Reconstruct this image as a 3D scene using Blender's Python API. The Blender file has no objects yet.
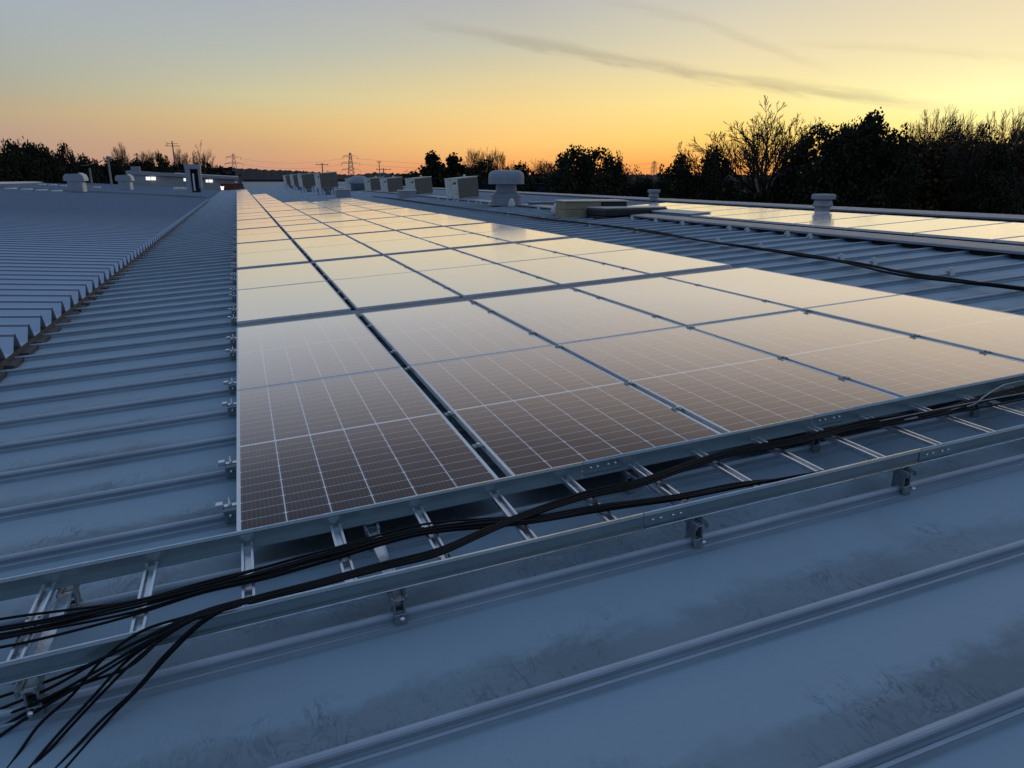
import bpy, math, random
from math import sin, cos, pi, radians
from mathutils import Vector, Matrix, Euler
random.seed(7)
S = bpy.context.scene
COL = S.collection

# ------------------------------------------------------------------ camera
FPX, YAW, PITCH, CH = 726.146, 0.34974, 0.2761, 1.37645
cam_d = bpy.data.cameras.new('camera'); cam = bpy.data.objects.new('camera', cam_d); COL.objects.link(cam)
cam.location = (0, 0, CH); cam.rotation_euler = (pi/2-PITCH, 0, -YAW)
cam_d.sensor_width = 36; cam_d.lens = FPX/1024*36; cam_d.clip_end = 4000; cam_d.clip_start = .05
S.camera = cam
S.view_settings.view_transform = 'Standard'; S.view_settings.look = 'None'
S.view_settings.exposure = 0.08; S.view_settings.gamma = 1
S.cycles.max_bounces = 6; S.cycles.diffuse_bounces = 3; S.cycles.glossy_bounces = 3
S.cycles.use_denoising = True
FW = Vector((sin(YAW)*cos(PITCH), cos(YAW)*cos(PITCH), -sin(PITCH)))
RT = Vector((cos(YAW), -sin(YAW), 0)); UP = RT.cross(FW); CAM = Vector((0, 0, CH))
def ray(x, y): return FW*FPX + RT*(x-512) + UP*(384-y)
def at(x, y, Y):                      # point seen at pixel x,y standing at depth Y
    d = ray(x, y); return CAM + d*(Y/d.y)

# roof frame: s up the slope (right), v along the ridge (away), w normal; w=0 is the top of the panels
A = 0.05867
U = Vector((cos(A), 0, sin(A))); W = Vector((-sin(A), 0, cos(A))); V = Vector((0, 1, 0))
def RP(s, v, w=0.0): return U*s + V*v + W*w
def bpw(x, y, w):                     # roof coordinates of a pixel on the sheet of height w
    d = ray(x, y); p = CAM + d*((w - CAM.dot(W))/d.dot(W)); return p.dot(U), p.y, w
PAN, SEAM = -0.148, -0.098
S1, SP = 1.117, 0.5533                # standing seams at v = S1 + SP*k

# ------------------------------------------------------------------ helpers
def lin(c):
    c = c/255.0
    return c/12.92 if c <= .04045 else ((c+.055)/1.055)**2.4
def srgb(r, g, b): return (lin(r), lin(g), lin(b), 1)
class MB:
    def __init__(s): s.v = []; s.f = []; s.sm = []
    def add(s, vs, fs, smooth=False):
        n = len(s.v); s.v += [tuple(v) for v in vs]
        for f in fs: s.f.append(tuple(i+n for i in f)); s.sm.append(smooth)
    def box(s, x0, x1, y0, y1, z0, z1, m=None):
        vs = [Vector(p) for p in ((x0,y0,z0),(x1,y0,z0),(x1,y1,z0),(x0,y1,z0),(x0,y0,z1),(x1,y0,z1),(x1,y1,z1),(x0,y1,z1))]
        if m: vs = [m @ v for v in vs]
        s.add(vs, [(0,3,2,1),(4,5,6,7),(0,1,5,4),(1,2,6,5),(2,3,7,6),(3,0,4,7)])
    def bbox(s, x0, x1, y0, y1, z0, z1, b=.01, m=None):   # chamfered box
        xs=(x0,x1); ys=(y0,y1); rings=[]
        def ring(i, z): return [(x0+i,y0+b),(x0+b,y0+i),(x1-b,y0+i),(x1-i,y0+b),(x1-i,y1-b),(x1-b,y1-i),(x0+b,y1-i),(x0+i,y1-b)], z
        vs=[]
        for i,z in ((b,z0),(0,z0+b),(0,z1-b),(b,z1)):
            if i: 
                r=[(x0+b,y0+b*1.4),(x0+b*1.4,y0+b),(x1-b*1.4,y0+b),(x1-b,y0+b*1.4),(x1-b,y1-b*1.4),(x1-b*1.4,y1-b),(x0+b*1.4,y1-b),(x0+b,y1-b*1.4)]
            else: r=ring(0,z)[0]
            vs+= [Vector((p[0],p[1],z)) for p in r]
        if m: vs=[m@v for v in vs]
        fs=[]
        for k in range(3):
            for j in range(8): a=k*8+j; c=k*8+(j+1)%8; fs.append((a,c,c+8,a+8))
        fs.append(tuple(range(7,-1,-1))); fs.append(tuple(range(24,32)))
        s.add(vs,fs)
    def prism(s, prof, a, b, fn, cap=True, smooth=False):  # prof: list of (p,q); fn(t,p,q)->point
        n = len(prof); vs = [fn(a,p,q) for p,q in prof]+[fn(b,p,q) for p,q in prof]
        fs = [(i,(i+1)%n,n+(i+1)%n,n+i) for i in range(n)]
        if cap: fs += [tuple(range(n-1,-1,-1)), tuple(range(n,2*n))]
        s.add(vs, fs, smooth)
    def strip(s, prof, a, b, fn, slot=None):
        n = len(prof); s.slots = slot; vs = [fn(a,p,q) for p,q in prof]+[fn(b,p,q) for p,q in prof]
        s.add(vs, [(i,i+1,n+i+1,n+i) for i in range(n-1)])
    def tube(s, pts, rad, n=6, cap=True, smooth=True):
        pts = [Vector(p) for p in pts]; k = len(pts)
        if not hasattr(rad, '__len__'): rad = [rad]*k
        vs = []; ref = Vector((.13,.21,1)).normalized()
        for i,p in enumerate(pts):
            t = (pts[min(i+1,k-1)]-pts[max(i-1,0)])
            if t.length < 1e-9: t = Vector((0,0,1))
            t.normalize(); a = t.cross(ref)
            if a.length < .05: a = t.cross(Vector((1,0,0)))
            a.normalize(); b = t.cross(a)
            for j in range(n):
                an = 2*pi*j/n; vs.append(p + (a*cos(an)+b*sin(an))*rad[i])
        fs = [(i*n+j, i*n+(j+1)%n, (i+1)*n+(j+1)%n, (i+1)*n+j) for i in range(k-1) for j in range(n)]
        if cap: fs += [tuple(range(n-1,-1,-1)), tuple(range((k-1)*n, k*n))]
        s.add(vs, fs, smooth)
    def lathe(s, prof, n=24, ex=2.0, m=None, smooth=True): # prof (r,z); ex superellipse exponent
        vs = []
        for r,z in prof:
            for j in range(n):
                an = 2*pi*(j+.5)/n; c,q = cos(an),sin(an)
                k = (abs(c)**ex+abs(q)**ex)**(-1/ex)
                v = Vector((r*k*c, r*k*q, z)); vs.append(m@v if m else v)
        k = len(prof)
        fs = [(i*n+j, i*n+(j+1)%n, (i+1)*n+(j+1)%n, (i+1)*n+j) for i in range(k-1) for j in range(n)]
        fs += [tuple(range(n-1,-1,-1)), tuple(range((k-1)*n, k*n))]
        s.add(vs, fs, smooth)
    def mesh(s, name, mat):
        me = bpy.data.meshes.new(name); me.from_pydata(s.v, [], s.f); me.polygons.foreach_set('use_smooth', s.sm)
        if mat: me.materials.append(mat)
        me.update(); return me
    def build(s, name, mat, parent=None):
        return link(name, s.mesh(name, mat), parent)
def link(name, me, parent=None):
    o = bpy.data.objects.new(name, me); COL.objects.link(o)
    if parent: o.parent = parent
    return o
def tag(o, label, cat, group=None):
    o['label'] = label; o['category'] = cat
    if group: o['group'] = group
    return o
def thing(name, label, cat, loc=(0,0,0), rot=(0,0,0), group=None):
    o = bpy.data.objects.new(name, None); COL.objects.link(o); o.location = loc; o.rotation_euler = rot
    o.empty_display_size = .1
    return tag(o, label, cat, group)
def dup(o, loc=None, label=None, rot=None, scale=None):
    c = o.copy(); COL.objects.link(c)
    if loc is not None: c.location = loc
    if rot is not None: c.rotation_euler = rot
    if scale is not None: c.scale = scale
    if label: c['label'] = label
    for ch in list(KIDS.get(o.name, [])):
        d = ch.copy(); COL.objects.link(d); d.parent = c; KIDS.setdefault(c.name, []).append(d)
        for g in KIDS.get(ch.name, []):
            e = g.copy(); COL.objects.link(e); e.parent = d; KIDS.setdefault(d.name, []).append(e)
    return c
KIDS = {}
def kid(parent, name, mb_or_me, mat=None):
    me = mb_or_me.mesh(name, mat) if isinstance(mb_or_me, MB) else mb_or_me
    o = link(name, me, parent); KIDS.setdefault(parent.name, []).append(o); return o
ONE = ['first','second','third','fourth','fifth','sixth','seventh','eighth','ninth','tenth','eleventh','twelfth','thirteenth','fourteenth','fifteenth','sixteenth','seventeenth','eighteenth','nineteenth']
def nth(k):
    if k < 20: return ONE[k-1]
    t = {2:'twent',3:'thirt',4:'fort'}[k//10]
    return t+'ieth' if k%10 == 0 else t+'y-'+ONE[k%10-1]

# ------------------------------------------------------------------ materials
class N:
    def __init__(s, name):
        s.m = bpy.data.materials.new(name); s.m.use_nodes = True; s.t = s.m.node_tree
        s.p = s.t.nodes['Principled BSDF']; s.out = s.t.nodes['Material Output']
    def n(s, ty, **k):
        x = s.t.nodes.new(ty)
        for a,b in k.items(): setattr(x, a, b)
        return x
    def l(s, a, b): s.t.links.new(a, b)
    def val(s, sock, v):
        if isinstance(v, (int,float)) and not hasattr(v,'is_linked'): sock.default_value = v
        elif isinstance(v, tuple): sock.default_value = v
        else: s.l(v, sock)
    def math(s, op, a, b=0, c=0):
        x = s.n('ShaderNodeMath', operation=op); s.val(x.inputs[0], a); s.val(x.inputs[1], b); s.val(x.inputs[2], c); return x.outputs[0]
    def obj(s): return s.n('ShaderNodeTexCoord').outputs['Object']
    def noise(s, vec, scale, detail=4, rough=.55, dist=0, stretch=None):
        if stretch:
            mp = s.n('ShaderNodeMapping'); s.l(vec, mp.inputs[0]); mp.inputs['Scale'].default_value = stretch; vec = mp.outputs[0]
        x = s.n('ShaderNodeTexNoise'); s.l(vec, x.inputs['Vector']); x.inputs['Scale'].default_value = scale
        x.inputs['Detail'].default_value = detail; x.inputs['Roughness'].default_value = rough; x.inputs['Distortion'].default_value = dist
        return x.outputs[0]
    def mr(s, v, a, b, c=0, d=1, smooth=False):
        x = s.n('ShaderNodeMapRange'); s.l(v, x.inputs[0]); x.clamp = True
        if smooth: x.interpolation_type = 'SMOOTHSTEP'
        for i,q in enumerate((a,b,c,d)): x.inputs[i+1].default_value = q
        return x.outputs[0]
    def mix(s, f, a, b):
        x = s.n('ShaderNodeMix', data_type='RGBA'); s.val(x.inputs[0], f)
        for i,c in ((6,a),(7,b)):
            if isinstance(c, tuple): x.inputs[i].default_value = c if len(c)==4 else c+(1,)
            else: s.l(c, x.inputs[i])
        return x.outputs[2]
    def bump(s, h, strength=.3, dist=.01):
        b = s.n('ShaderNodeBump'); b.inputs['Strength'].default_value = strength; b.inputs['Distance'].default_value = dist
        s.l(h, b.inputs['Height']); s.l(b.outputs[0], s.p.inputs['Normal']); return b.outputs[0]
def simple(name, col, rough=.5, metal=0, var=.15, scale=6, bump=0, spec=.5):
    n = N(name); o = n.obj(); f = n.noise(o, scale)
    lo = tuple(c*(1-var) for c in col); hi = tuple(min(1,c*(1+var)) for c in col)
    n.l(n.mix(n.mr(f,.3,.7), lo, hi), n.p.inputs['Base Color'])
    n.p.inputs['Metallic'].default_value = metal
    n.l(n.mr(f,.3,.7,max(.02,rough-.08),min(1,rough+.08)), n.p.inputs['Roughness'])
    n.p.inputs['Specular IOR Level'].default_value = spec
    if bump: n.bump(n.noise(o, scale*8), bump)
    return n.m

def roof_mat(name, c0, c1, rough, dirt=True, metal=.35):
    n = N(name); o = n.obj()
    big = n.noise(o, .35, 5, .6); med = n.noise(o, 2.2, 6, .65)
    col = n.mix(n.mr(big,.3,.7), c0, c1)
    if dirt:
        # rain and boots leave dirt along the seams: a grimy belt that frays out over the pan; the dark line at the seam foot paints its shade as well as dirt
        sx = n.n('ShaderNodeSeparateXYZ'); n.l(o, sx.inputs[0])
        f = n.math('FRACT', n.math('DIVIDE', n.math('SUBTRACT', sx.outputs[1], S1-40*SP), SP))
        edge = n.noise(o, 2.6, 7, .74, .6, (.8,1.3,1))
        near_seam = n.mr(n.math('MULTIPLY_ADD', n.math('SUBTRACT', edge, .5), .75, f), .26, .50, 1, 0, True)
        big_patch = n.mr(n.noise(o, .55, 3, .6), .34, .60, .25, 1)
        grime = n.math('MULTIPLY', near_seam, big_patch)
        st = n.noise(o, 8, 4, .55, 1.5, (1.5, .50, 1)); strand = n.mr(n.math('ABSOLUTE', n.math('SUBTRACT', st, .5)), 0, .030, 1, 0, True)
        st2 = n.noise(o, 17, 3, .6, 1.1, (1.5, .6, 1)); strand2 = n.mr(n.math('ABSOLUTE', n.math('SUBTRACT', st2, .5)), 0, .035, 1, 0, True)
        reach = n.mr(n.math('MULTIPLY_ADD', n.math('SUBTRACT', n.noise(o, 3.3, 5, .7), .5), 1.3, f), .30, .62, 1, 0, True)
        sc = n.math('MULTIPLY', n.math('MINIMUM', n.math('MULTIPLY_ADD', strand2, .6, strand), 1), n.math('MULTIPLY', reach, n.mr(n.noise(o, 1.9, 5, .7), .42, .58, 0, 1, True)))
        col = n.mix(n.math('MULTIPLY', grime, .8), col, (.175,.20,.225))
        col = n.mix(n.math('MULTIPLY', sc, .65), col, (.115,.145,.18))
        smear = n.math('MULTIPLY', n.mr(n.noise(o, 3.4, 7, .72, 1.2, (.35,1.4,1)), .50, .74, 0, 1, True), .30)
        col = n.mix(smear, col, (.37,.42,.48))
        dust = n.math('MULTIPLY', n.mr(n.noise(o, .9, 7, .7, .4), .50, .70, 0, 1, True), .35)
        col = n.mix(dust, col, (.26,.25,.27))
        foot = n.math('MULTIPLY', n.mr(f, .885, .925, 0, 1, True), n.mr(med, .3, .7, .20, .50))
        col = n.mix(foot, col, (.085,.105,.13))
        fine = n.noise(o, 60, 3, .7); col = n.mix(n.mr(fine,.35,.75,0,.10), col, tuple(c*.6 for c in c0))
        n.l(n.math('MULTIPLY_ADD', grime, .12, n.mr(med,.3,.7,rough-.05,rough+.07)), n.p.inputs['Roughness'])
    else:
        n.l(n.mr(med,.3,.7,rough-.06,rough+.06), n.p.inputs['Roughness'])
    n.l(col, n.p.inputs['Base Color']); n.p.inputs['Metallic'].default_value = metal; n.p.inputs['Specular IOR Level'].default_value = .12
    n.bump(n.noise(o, 1.6, 3, .5, 0, (.5,1.6,1)), .25, .012)
    return n.m
M = {}
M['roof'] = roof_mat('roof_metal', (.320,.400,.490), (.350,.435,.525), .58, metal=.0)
M['seam'] = simple('seam_crest_lit', (.43,.47,.55), .42, .3, .14, 3, spec=.25)  # paler than the pans: sky glint painted on crests and lips
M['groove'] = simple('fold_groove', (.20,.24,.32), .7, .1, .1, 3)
M['plate'] = simple('added_gap_strip', (.15,.175,.22), .5, .2, .1, 3)
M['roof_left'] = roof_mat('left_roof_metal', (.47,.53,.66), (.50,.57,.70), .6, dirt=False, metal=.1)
M['galv'] = simple('galvanised_steel', (.33,.39,.42), .34, .85, .07, 5)
M['rung'] = simple('bright_zinc', (.66,.70,.76), .28, .9, .15, 20)
M['alu'] = simple('aluminium', (.80,.81,.84), .4, .25, .08, 20)
M['cast'] = simple('cast_bracket', (.25,.29,.31), .5, .7, .3, 40)
M['bolt'] = simple('bolt_steel', (.75,.77,.8), .2, 1, .1, 40)
M['rubber'] = simple('black_cable_sheath', (.005,.005,.007), .6, 0, .2, 30, spec=.2)
M['greywire'] = simple('grey_cable_sheath', (.35,.35,.36), .5, 0, .2, 30)
M['brown'] = simple('brown_closure', (.085,.075,.08), .7, .1, .3, 5)
M['dark'] = simple('dark_void', (.01,.012,.018), .8, 0, .2, 5)
M['white'] = simple('white_paint', (.62,.62,.60), .5, 0, .12, 4)
M['offwhite'] = simple('aged_white_paint', (.66,.64,.58), .6, 0, .22, 5)
M['vent'] = simple('ventilator_grey', (.28,.30,.35), .5, .2, .12, 5)
M['beige'] = simple('carton_board', (.32,.26,.16), .8, 0, .2, 8)
M['black'] = simple('black_plastic', (.012,.012,.014), .5, 0, .2, 8)
M['film'] = simple('white_film', (.5,.5,.48), .35, 0, .12, 8)
M['rust'] = simple('rusty_steel', (.16,.045,.025), .8, 0, .35, 3)
M['navy'] = simple('navy_cladding', (.016,.022,.05), .6, 0, .2, 1)
M['farroof'] = roof_mat('far_roof_metal', (.13,.18,.23), (.16,.21,.26), .5, dirt=False)
M['wall'] = simple('pale_wall', (.30,.33,.38), .8, 0, .12, .6)
M['concrete'] = simple('grey_wall', (.25,.25,.25), .9, 0, .15, .5)
M['bark'] = simple('bark', (.035,.028,.024), .9, 0, .3, 3)
M['twig'] = simple('twig', (.055,.040,.032), .9, 0, .3, 3)
M['steel'] = simple('pylon_steel', (.20,.20,.22), .6, .3, .1, 1)
M['pole'] = simple('concrete_pole', (.22,.22,.22), .85, 0, .1, 1)
def leaf_mat(name, a, b):
    n = N(name); g = n.n('ShaderNodeNewGeometry'); n.l(n.mix(n.mr(n.noise(g.outputs['Position'], .9, 3), .35,.65), a, b), n.p.inputs['Base Color'])
    n.p.inputs['Roughness'].default_value = .75; n.p.inputs['Specular IOR Level'].default_value = .15; return n.m
M['leaf'] = leaf_mat('evergreen_foliage', (.020,.024,.014), (.034,.036,.020))
M['leafbrown'] = leaf_mat('withered_foliage', (.05,.032,.016), (.085,.05,.024))
M['ground'] = simple('ground_soil', (.06,.06,.045), .95, 0, .3, .05)
M['hillwood'] = leaf_mat('hill_wood', (.035,.03,.03), (.06,.045,.04))

# louvre of the coolers: horizontal slats
def louvre():
    n = N('cooler_pad'); o = n.obj(); sx = n.n('ShaderNodeSeparateXYZ'); n.l(o, sx.inputs[0])
    fr = n.math('FRACT', n.math('MULTIPLY', sx.outputs[2], 16)); s_ = n.mr(fr, .35, .6)
    f = n.noise(o, 6)
    c = n.mix(s_, (.12,.11,.095), (.22,.20,.175)); c = n.mix(n.mr(f,.3,.7,0,.5), c, (.09,.08,.065))
    n.l(c, n.p.inputs['Base Color']); n.p.inputs['Roughness'].default_value = .9; return n.m
M['louvre'] = louvre()
# lit windows give off light
def glow(name, c, e):
    n = N(name); n.p.inputs['Base Color'].default_value = c; n.p.inputs['Emission Color'].default_value = c; n.p.inputs['Emission Strength'].default_value = e; return n.m
M['lit'] = glow('lit_window', (1,.97,.9,1), .95)

# solar glass: half-cut cells, ribbons and backsheet seen under a coated pane
def pv(name, cols=6, rows=12, wx=1.134, ly=2.278):
    n = N(name); o = n.obj(); sx = n.n('ShaderNodeSeparateXYZ'); n.l(o, sx.inputs[0]); x, y = sx.outputs[0], sx.outputs[1]
    cw = (wx-.030)/cols; half = (ly-.030-.018)/2; ch = half/rows
    u = n.math('DIVIDE', n.math('SUBTRACT', x, .015), cw); fu = n.math('FRACT', u)
    du = n.math('MULTIPLY', n.math('MINIMUM', fu, n.math('SUBTRACT', 1, fu)), cw)
    # fold y about the middle so both halves share one formula: y' measured from the middle gap
    ym = n.math('SUBTRACT', n.math('ABSOLUTE', n.math('SUBTRACT', y, ly/2)), .009)
    vv = n.math('DIVIDE', ym, ch); fv = n.math('FRACT', vv)
    dv = n.math('MULTIPLY', n.math('MINIMUM', fv, n.math('SUBTRACT', 1, fv)), ch)
    f2 = n.math('FRACT', n.math('MULTIPLY', vv, .5)); dv2 = n.math('MULTIPLY', n.math('MINIMUM', f2, n.math('SUBTRACT', 1, f2)), ch*2)
    colg = n.math('LESS_THAN', du, .0025); rowg = n.math('LESS_THAN', dv, .0017)
    dia = n.math('LESS_THAN', n.math('ADD', du, dv2), .0095); dia2 = n.math('LESS_THAN', n.math('ADD', du, dv), .0055)
    mid = n.math('LESS_THAN', ym, 0.0)
    edge = n.math('MAXIMUM', n.math('GREATER_THAN', n.math('ABSOLUTE', n.math('SUBTRACT', x, wx/2)), wx/2-.0165), n.math('GREATER_THAN', ym, half))
    bright = n.math('MAXIMUM', n.math('MAXIMUM', n.math('MULTIPLY', colg, 1.0), n.math('MULTIPLY', rowg, .80)), n.math('MAXIMUM', n.math('MAXIMUM', dia, n.math('MULTIPLY', dia2,.8)), n.math('MAXIMUM', mid, n.math('MULTIPLY', edge, .25))))
    # ribbons: ten thin wires along each cell
    fb = n.math('FRACT', n.math('MULTIPLY', fu, 10)); rib = n.math('MULTIPLY', n.math('LESS_THAN', n.math('ABSOLUTE', n.math('SUBTRACT', fb, .5)), .05), .12)
    bright = n.math('MAXIMUM', bright, rib)
    oi = n.n('ShaderNodeObjectInfo').outputs['Random']
    # each cell has its own slightly different tone
    cid = n.n('ShaderNodeTexWhiteNoise', noise_dimensions='3D'); cv = n.n('ShaderNodeCombineXYZ'); n.l(n.math('FLOOR', u), cv.inputs[0]); n.l(n.math('FLOOR', vv), cv.inputs[1]); n.l(oi, cv.inputs[2]); n.l(cv.outputs[0], cid.inputs['Vector'])
    cell = n.mix(cid.outputs[0], (.020,.0105,.017), (.031,.017,.026))
    col = n.mix(bright, cell, (.88,.88,.92))
    dust = n.mr(n.noise(o, 3, 6, .75), .38, .75, 0, .07); col = n.mix(dust, col, (.4,.36,.34))
    dif = n.n('ShaderNodeBsdfDiffuse'); n.l(col, dif.inputs[0])
    gl = n.n('ShaderNodeBsdfGlossy'); gl.inputs['Color'].default_value = (1,.95,.93,1)
    n.l(n.mr(n.noise(o, 9, 4), .3,.7,.10,.16), gl.inputs['Roughness'])
    lw = n.n('ShaderNodeLayerWeight'); cosang = n.math('SUBTRACT', 1, lw.outputs['Facing'])
    fr = n.n('ShaderNodeValToRGB'); n.l(lw.outputs['Facing'], fr.inputs[0]); cr = fr.color_ramp
    pts = [(0,.025),(.45,.035),(.56,.065),(.63,.15),(.70,.38),(.76,.64),(.82,.90),(.90,.98),(1,1)]
    while len(cr.elements) < len(pts): cr.elements.new(.5)
    for e,(p,v_) in zip(cr.elements, pts): e.position = p; e.color = (v_,v_,v_,1)
    ms = n.n('ShaderNodeMixShader'); n.l(fr.outputs[0], ms.inputs[0]); n.l(dif.outputs[0], ms.inputs[1]); n.l(gl.outputs[0], ms.inputs[2])
    # painted sheen: a pale diffuse layer that lifts the panes at shallow angles
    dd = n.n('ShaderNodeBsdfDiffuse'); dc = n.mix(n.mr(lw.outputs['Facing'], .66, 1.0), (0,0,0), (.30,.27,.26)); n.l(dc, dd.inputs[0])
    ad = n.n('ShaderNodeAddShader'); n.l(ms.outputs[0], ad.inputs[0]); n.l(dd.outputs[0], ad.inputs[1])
    n.l(ad.outputs[0], n.out.inputs[0]); n.t.nodes.remove(n.p); return n.m
M['pv'] = pv('solar_glass')

# ------------------------------------------------------------------ world: dusk sky
def world():
    w = bpy.data.worlds.new('World'); S.world = w; w.use_nodes = True; t = w.node_tree
    n = N.__new__(N); n.t = t; n.m = w
    bg = t.nodes['Background']; tc = n.n('ShaderNodeTexCoord'); g = tc.outputs['Generated']
    nm = n.n('ShaderNodeVectorMath', operation='NORMALIZE'); n.l(g, nm.inputs[0])
    sx = n.n('ShaderNodeSeparateXYZ'); n.l(nm.outputs[0], sx.inputs[0])
    az = n.math('MULTIPLY', n.math('ARCTAN2', sx.outputs[0], sx.outputs[1]), 57.29578)
    el = n.math('MULTIPLY', n.math('ARCSINE', sx.outputs[2]), 57.29578)
    pos = n.math('SQRT', n.math('DIVIDE', n.math('MAXIMUM', el, 0), 90))
    def ramp(pts):
        r = n.n('ShaderNodeValToRGB'); n.l(pos, r.inputs[0]); cr = r.color_ramp
        while len(cr.elements) < len(pts): cr.elements.new(.5)
        for e,(d,c) in zip(cr.elements, pts): e.position = math.sqrt(d/90); e.color = srgb(*c)
        return r.outputs[0]
    HI = [(35,(118,146,174)),(90,(98,130,166))]
    R = [(-90, ramp([(0,(84,82,100)),(4,(98,98,118)),(12,(116,128,150)),(35,(112,140,168)),(90,(98,130,166))])),
         (-14, ramp([(0,(172,132,118)),(2.3,(182,152,134)),(4.1,(184,164,134)),(6.1,(166,168,154)),(10.2,(160,170,178)),(20,(146,160,182))]+HI)),
         (2, ramp([(0,(200,140,118)),(.9,(203,152,124)),(2.2,(208,166,122)),(3.9,(216,184,130)),(5.6,(203,194,154)),(8.5,(178,182,172)),(11.5,(166,172,178)),(20,(162,164,176)),(34,(122,142,168))]+HI[1:])),
         (20, ramp([(0,(232,140,96)),(.8,(243,162,92)),(2.5,(250,197,118)),(4.9,(240,208,140)),(6.9,(222,204,156)),(9.2,(196,192,170)),(12.1,(178,178,176)),(20,(182,172,168)),(34,(138,147,168))]+HI[1:])),
         (36, ramp([(0,(240,148,104)),(1,(250,170,84)),(3,(254,214,116)),(5.3,(250,228,150)),(7.9,(232,216,172)),(11.6,(206,200,182)),(20,(196,182,172)),(34,(150,154,164))]+HI[1:])),
         (52, ramp([(0,(250,160,96)),(1.5,(254,200,96)),(3.5,(255,244,160)),(5,(254,252,186)),(7.8,(240,226,178)),(10.3,(230,215,178)),(20,(206,190,174)),(34,(154,156,164))]+HI[1:])),
         (80, ramp([(0,(240,150,100)),(2,(250,200,120)),(5,(240,220,160)),(10,(215,205,180)),(20,(180,180,182))]+HI)),
         (150, ramp([(0,(78,76,94)),(4,(92,92,112)),(12,(116,128,150)),(35,(112,140,168)),(90,(98,130,166))]))]
    c = R[0][1]
    for (a0,_),(a1,r1) in zip(R, R[1:]): c = n.mix(n.mr(az, a0, a1), c, r1)
    # wispy cloud streaks over the right half
    def streak(c, pts, wd, amt, col, sc, lo, hi):
        ln = None
        prev = pts[0]
        e = None
        for (a0,e0),(a1,e1) in zip(pts, pts[1:]):
            seg = n.mr(az, a0, a1, 0, e1-e0); e = seg if e is None else n.math('ADD', e, seg)
        e = n.math('ADD', e, pts[0][1])
        cx = n.n('ShaderNodeCombineXYZ'); n.l(n.math('MULTIPLY', az, .22), cx.inputs[0]); n.l(n.math('MULTIPLY_ADD', az, .32, n.math('MULTIPLY', el, 1.6)), cx.inputs[1])
        nz = n.noise(cx.outputs[0], sc, 6, .62, .3)
        d = n.math('SUBTRACT', n.math('MULTIPLY_ADD', n.math('SUBTRACT', nz, .5), wd*1.5, el), e)
        f = n.mr(n.math('ABSOLUTE', d), 0, wd, 1, 0, True)
        f = n.math('MULTIPLY', f, n.math('MULTIPLY', n.mr(az, lo[0], lo[1]), n.mr(az, hi[0], hi[1], 1, 0)))
        f = n.math('MULTIPLY', f, n.mr(nz, .3, .65, .6, 1))
        return n.mix(n.math('MULTIPLY', f, amt), c, col)
    c = streak(c, [(13,10.7),(23.5,9.0),(33.5,7.1),(38,6.3),(45,5.1),(52,3.9)], .66, .44, srgb(146,136,126), 1.3, (12,21), (45,50))
    c = streak(c, [(24,12.6),(33.3,10.5),(40.2,7.7),(50,4.4)], .55, .22, srgb(170,160,140), 1.8, (24,30), (39,43))
    c = streak(c, [(38,8.9),(46,8.1),(56,6.6)], .4, .18, srgb(190,170,130), 2.2, (38,43), (50,56))
    # low ground side of the dome
    c = n.mix(n.mr(el, -1.5, -.2), srgb(60,58,60), c)
    sky = n.n('ShaderNodeTexSky', sky_type='NISHITA'); sky.sun_disc = False; sky.sun_elevation = radians(1.0); sky.sun_rotation = radians(54)
    sky.altitude = 100; sky.air_density = 1.2; sky.dust_density = 1.5
    sc = n.n('ShaderNodeVectorMath', operation='SCALE'); n.l(sky.outputs[0], sc.inputs[0]); sc.inputs['Scale'].default_value = .004
    ad = n.n('ShaderNodeVectorMath', operation='ADD'); n.l(c, ad.inputs[0]); n.l(sc.outputs[0], ad.inputs[1])
    n.l(ad.outputs[0], bg.inputs[0]); bg.inputs[1].default_value = 1
world()
sun_d = bpy.data.lights.new('sun', 'SUN'); sun = bpy.data.objects.new('sun', sun_d); COL.objects.link(sun)
sun_d.energy = .12; sun_d.angle = radians(6); sun_d.color = (1,.62,.34)
sun.rotation_euler = (radians(90-1.5), 0, -radians(54)+pi); sun.location = (60, 40, 20)

# ------------------------------------------------------------------ ground
g = MB(); g.box(-2500, 2500, -400, 3500, -9.4, -9.0); o = g.build('ground', M['ground']); o['kind'] = 'structure'

# ------------------------------------------------------------------ main factory building
VEND = 113
fb = thing('factory_building', 'large factory with a blue-grey standing-seam roof carrying the big solar array', 'building')
r = MB(); prof = [(-3.0, PAN)]
k = -6
while S1+SP*k < VEND:
    v = S1+SP*k; k += 1
    if v < -2.9: continue
    prof += [(v-.043,PAN),(v-.036,PAN+.012),(v-.0355,PAN+.016),(v-.0245,PAN+.0175),(v-.020,PAN+.012),(v-.0125,PAN+.020),(v-.0135,PAN+.036),(v-.0120,PAN+.044),(v-.007,PAN+.0495),(v+.003,PAN+.050),(v+.0085,PAN+.045),(v+.0105,PAN+.036),(v+.010,PAN+.018),(v+.020,PAN)]
prof.append((VEND, PAN))
r.strip(prof, -2.45, 13.1, lambda t,p,q: RP(t,p,q))
# underside so that the sheet has thickness
n0 = len(prof); r.box(-2.4, 13.0, -3, VEND, -.5, -.165, Matrix(((U.x,0,W.x),(0,1,0),(U.z,0,W.z))).to_4x4())
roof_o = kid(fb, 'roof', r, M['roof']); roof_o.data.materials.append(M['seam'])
for pl in roof_o.data.polygons:
    if pl.index < len(prof)-1:
        q0, q1 = prof[pl.index], prof[pl.index+1]
        if min(q0[1], q1[1]) > PAN+.031 or abs(q0[1]-PAN-.016) < .0005 and q1[1] > q0[1]: pl.material_index = 1
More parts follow.
